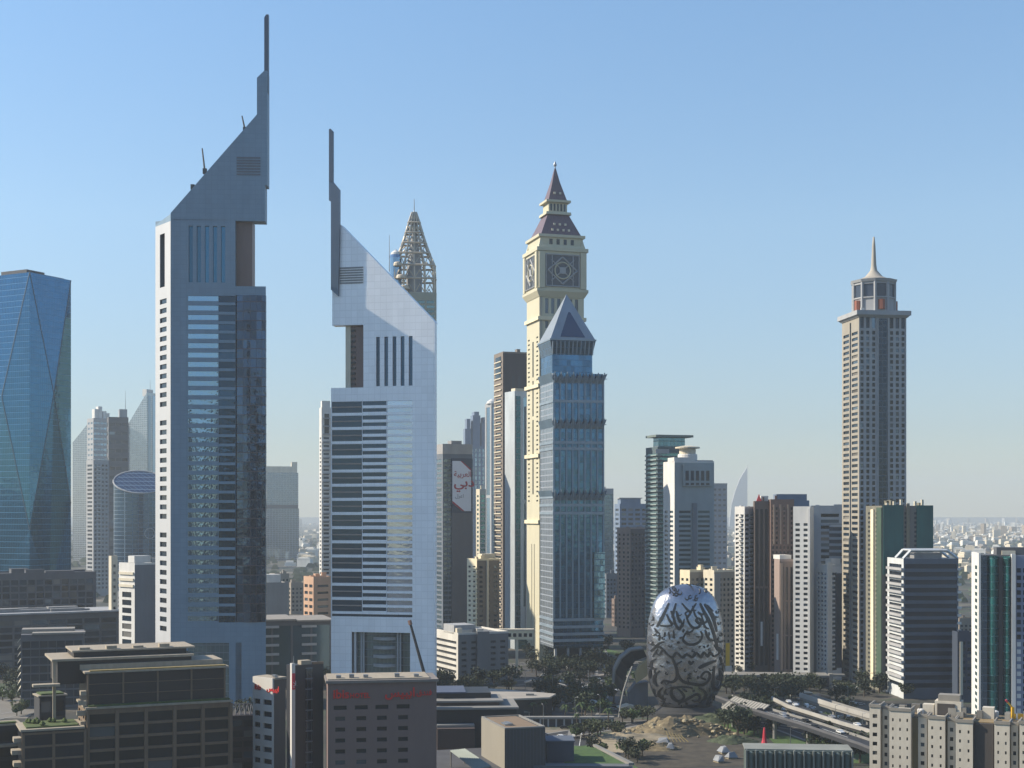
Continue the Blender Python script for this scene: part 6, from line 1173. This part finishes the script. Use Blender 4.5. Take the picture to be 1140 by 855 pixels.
# small pavilions and site cabins
small = [(632, 672, 779, 792, (.5, .5, .48), 'white tent'), (668, 680, 782, 790, (.06, .35, .22), 'green'), (612, 630, 762, 768, (.5, .45, .38), 'beige'), (585, 600, 758, 765, (.4, .38, .34), 'grey'), (648, 664, 764, 770, (.55, .5, .4), 'cream'), (882, 905, 770, 776, (.5, .48, .42), 'pale'), (904, 925, 775, 780, (.45, .3, .2), 'orange brown'), (690, 712, 786, 794, (.5, .42, .3), 'sand coloured'), (560, 590, 790, 800, (.3, .28, .25), 'brown grey'), (655, 700, 752, 757, (.38, .34, .3), 'long taupe'), (930, 950, 764, 770, (.3, .36, .4), 'blue grey'), (1015, 1040, 770, 777, (.5, .48, .44), 'off white'), (598, 622, 718, 722, (.42, .4, .35), 'stone')]
for i, (x0, x1, y0, y1, c, w_) in enumerate(small):
    p = G(x0, y1); Wd = X(x1, p[1])-p[0]; h_ = (y1-y0)*p[1]/F*.7; e = empty('site_cabin', '%s low cabin with a shallow roof in the middle ground, %s' % (w_, ('left of the egg' if x1 < 720 else 'right of the egg')), 'cabin', p, rr.uniform(-.15, .15)); m = mat('cab_%d' % i, c, var=.2)
    MB().box(0, Wd, 0, 7, 0, h_).build('wall', mat('cabwall', (.25, .24, .22)), e); MB().prism([(-.5, h_+.01), (Wd+.5, h_+.01), (Wd*.5, h_+1.5)], -.6, 7.6).build('roof', m, e); MB().box(Wd*.3, Wd*.3+1.2, -.08, -.01, 0, min(2.1, h_-.3)).build('door', dgrey, e)
b = tower('side_building', 'bright yellow and white sign block at the foot of the white balconied tower', 806, 808, 814, 850, 716, mat('yellow_banner', (.60, .40, .03)), dark, (0, 9, .5, .5), None, par=False, clut=0, ratio=.4, cat='sign block'); b.box('base', white, -.3, b.W+.3, -.3, b.D, 0, 8); b.finish()
lp = empty('street_lamp', '-', 'street lamp', (0, 0, -500)); MB().tube((0, 0, 0), (0, 0, 11), .16, .09, 6).build('pole', steel, lp); MB().tube((0, 0, 11), (1.8, 0, 11.5), .08, .06, 5).build('arm', steel, lp); MB().box(1.5, 2.5, -.2, .2, 11.4, 11.6).build('lamp_head', lgrey, lp); first = True
for px, py in ((862, 790), (895, 800), (930, 812), (960, 822), (640, 802), (668, 800), (605, 812), (880, 830), (818, 790), (944, 790), (700, 770), (655, 770), (615, 775), (585, 770)):
    p = G(px, py, 0)
    if first: lp.location = p; o = lp; first = False
    else: o = copy_thing(lp, p, px)
    o['label'] = 'thin grey street lamp beside the middle ground roads'; o['group'] = 'street lamps along the roads'
# more life in the middle ground: brighter trees, traffic on the flyover, poles on the viaduct
for i, (nm, src) in enumerate(cars): pass
def on(pts, t): 
    k = t*(len(pts)-1); i = min(int(k), len(pts)-2); f = k-i; a, c = pts[i], pts[i+1]; return tuple(a[j]+(c[j]-a[j])*f for j in range(3)), math.atan2(c[1]-a[1], c[0]-a[0])
rr = random.Random(33)
for pts, off, where, gr, ts in ((v2, 4, 'driving on the pale edged flyover', 'cars on the flyover', (.1, .2, .33, .41, .55, .63)), (v1, 1.8, 'driving on the dark viaduct', 'cars on the viaduct', (.2, .36, .47, .62)), (v1, -2, 'driving on the dark viaduct', 'cars on the viaduct', (.28, .4, .55))):
    for t in ts:
        nm, src = cars[rr.choice((0, 0, 1, 2))]; p, a = on(pts, t); o = copy_thing(src, (p[0]-sin(a)*off, p[1]+cos(a)*off, p[2]+.02), a); o['label'] = '%s car %s' % (nm, where); o['group'] = nm+' '+gr
for x0, x1, y0, y1, n, ks, lb, gr in [(700, 800, 745, 770, 20, (3, 1, 3), 'bushy olive tree in the dark ground behind the egg', 'trees behind the egg'), (560, 605, 792, 806, 8, (3, 4), 'bright tree by the pale curved roof plate', 'trees by the curved roof'), (690, 722, 798, 806, 7, (3, 1), 'small green tree at the foot of the covered ramp', 'trees at the ramp foot'), (806, 850, 800, 812, 9, (3, 3, 1), 'bright green tree on the lawn strip right of the rubble', 'trees on the lawn strip'), (960, 1100, 740, 757, 16, (1, 0), 'dark tree glimpsed between the navy balcony tower and its neighbours', 'trees behind the navy balcony tower')]:
    for i in range(n): put(rr.choice(ks), rr.uniform(x0, x1), rr.uniform(y0, y1), rr.uniform(.6, 1.05), gr, lb)
# further blocks filling the gaps between the towers
fill = [(670, 675, 690, 1350, 640, 'slate_wall', (.17, .20, .24), 'mid height slate block seen just right of the pyramid topped tower'), (681, 684, 691, 1250, 668, 'tan_brown', (.26, .19, .155), 'small tan block low between the pyramid topped tower and the pink apartment tower'),
        (716, 718, 727, 1150, 655, 'mid_beige', (.40, .34, .27), 'narrow beige block between the pink apartment tower and the banded balcony tower'), (800, 806, 822, 1300, 652, 'mid_grey', (.26, .27, .29), 'hazy grey block in the gap below the faint sail tower'),
        (300, 306, 322, 1250, 640, 'mid_pale', (.40, .38, .35), 'pale low block behind the plain grey box between the blade towers'), (318, 324, 342, 1400, 650, 'mid_beige', (.40, .34, .27), 'beige low block left of the peach coloured block'),
        (1036, 1044, 1062, 1500, 655, 'mid_pale', (.40, .38, .35), 'pale distant block beside the top of the navy balcony tower'), (1062, 1068, 1088, 1050, 690, 'mid_beige', (.40, .34, .27), 'beige block behind the low dark block with the pale strip'), (128, 134, 150, 1250, 660, 'mid_grey', (.26, .27, .29), 'grey block below the dark blue rounded building')]
for a, c, d, Y, yt, mn, mc, lb in fill: tower('mid_block', lb, a, c, d, Y, yt, mat(mn, mc), dark, (4, 4.6, .55, .5), (2, 4.6, .5, .5), clut=3, ratio=.9, base=2, cat='building').finish()
for x0, x1, y0, y1, n, ks, lb, gr in [(845, 960, 768, 782, 26, (0, 1, 0), 'dark tree in the strip between the station hall and the flyover', 'trees between station and flyover'), (655, 730, 838, 850, 10, (3, 1, 0), 'tree at the lower edge of the sandy site', 'trees below the sandy site'), (805, 840, 806, 826, 6, (0, 1, 3), 'dark tree between the rubble and the fluted building', 'trees beside the rubble'), (590, 660, 735, 760, 18, (0, 2), 'dark tree at the feet of the pyramid topped tower', 'trees at the pyramid tower feet')]:
    for i in range(n): put(rr.choice(ks), rr.uniform(x0, x1), rr.uniform(y0, y1), rr.uniform(.6, 1.05), gr, lb)
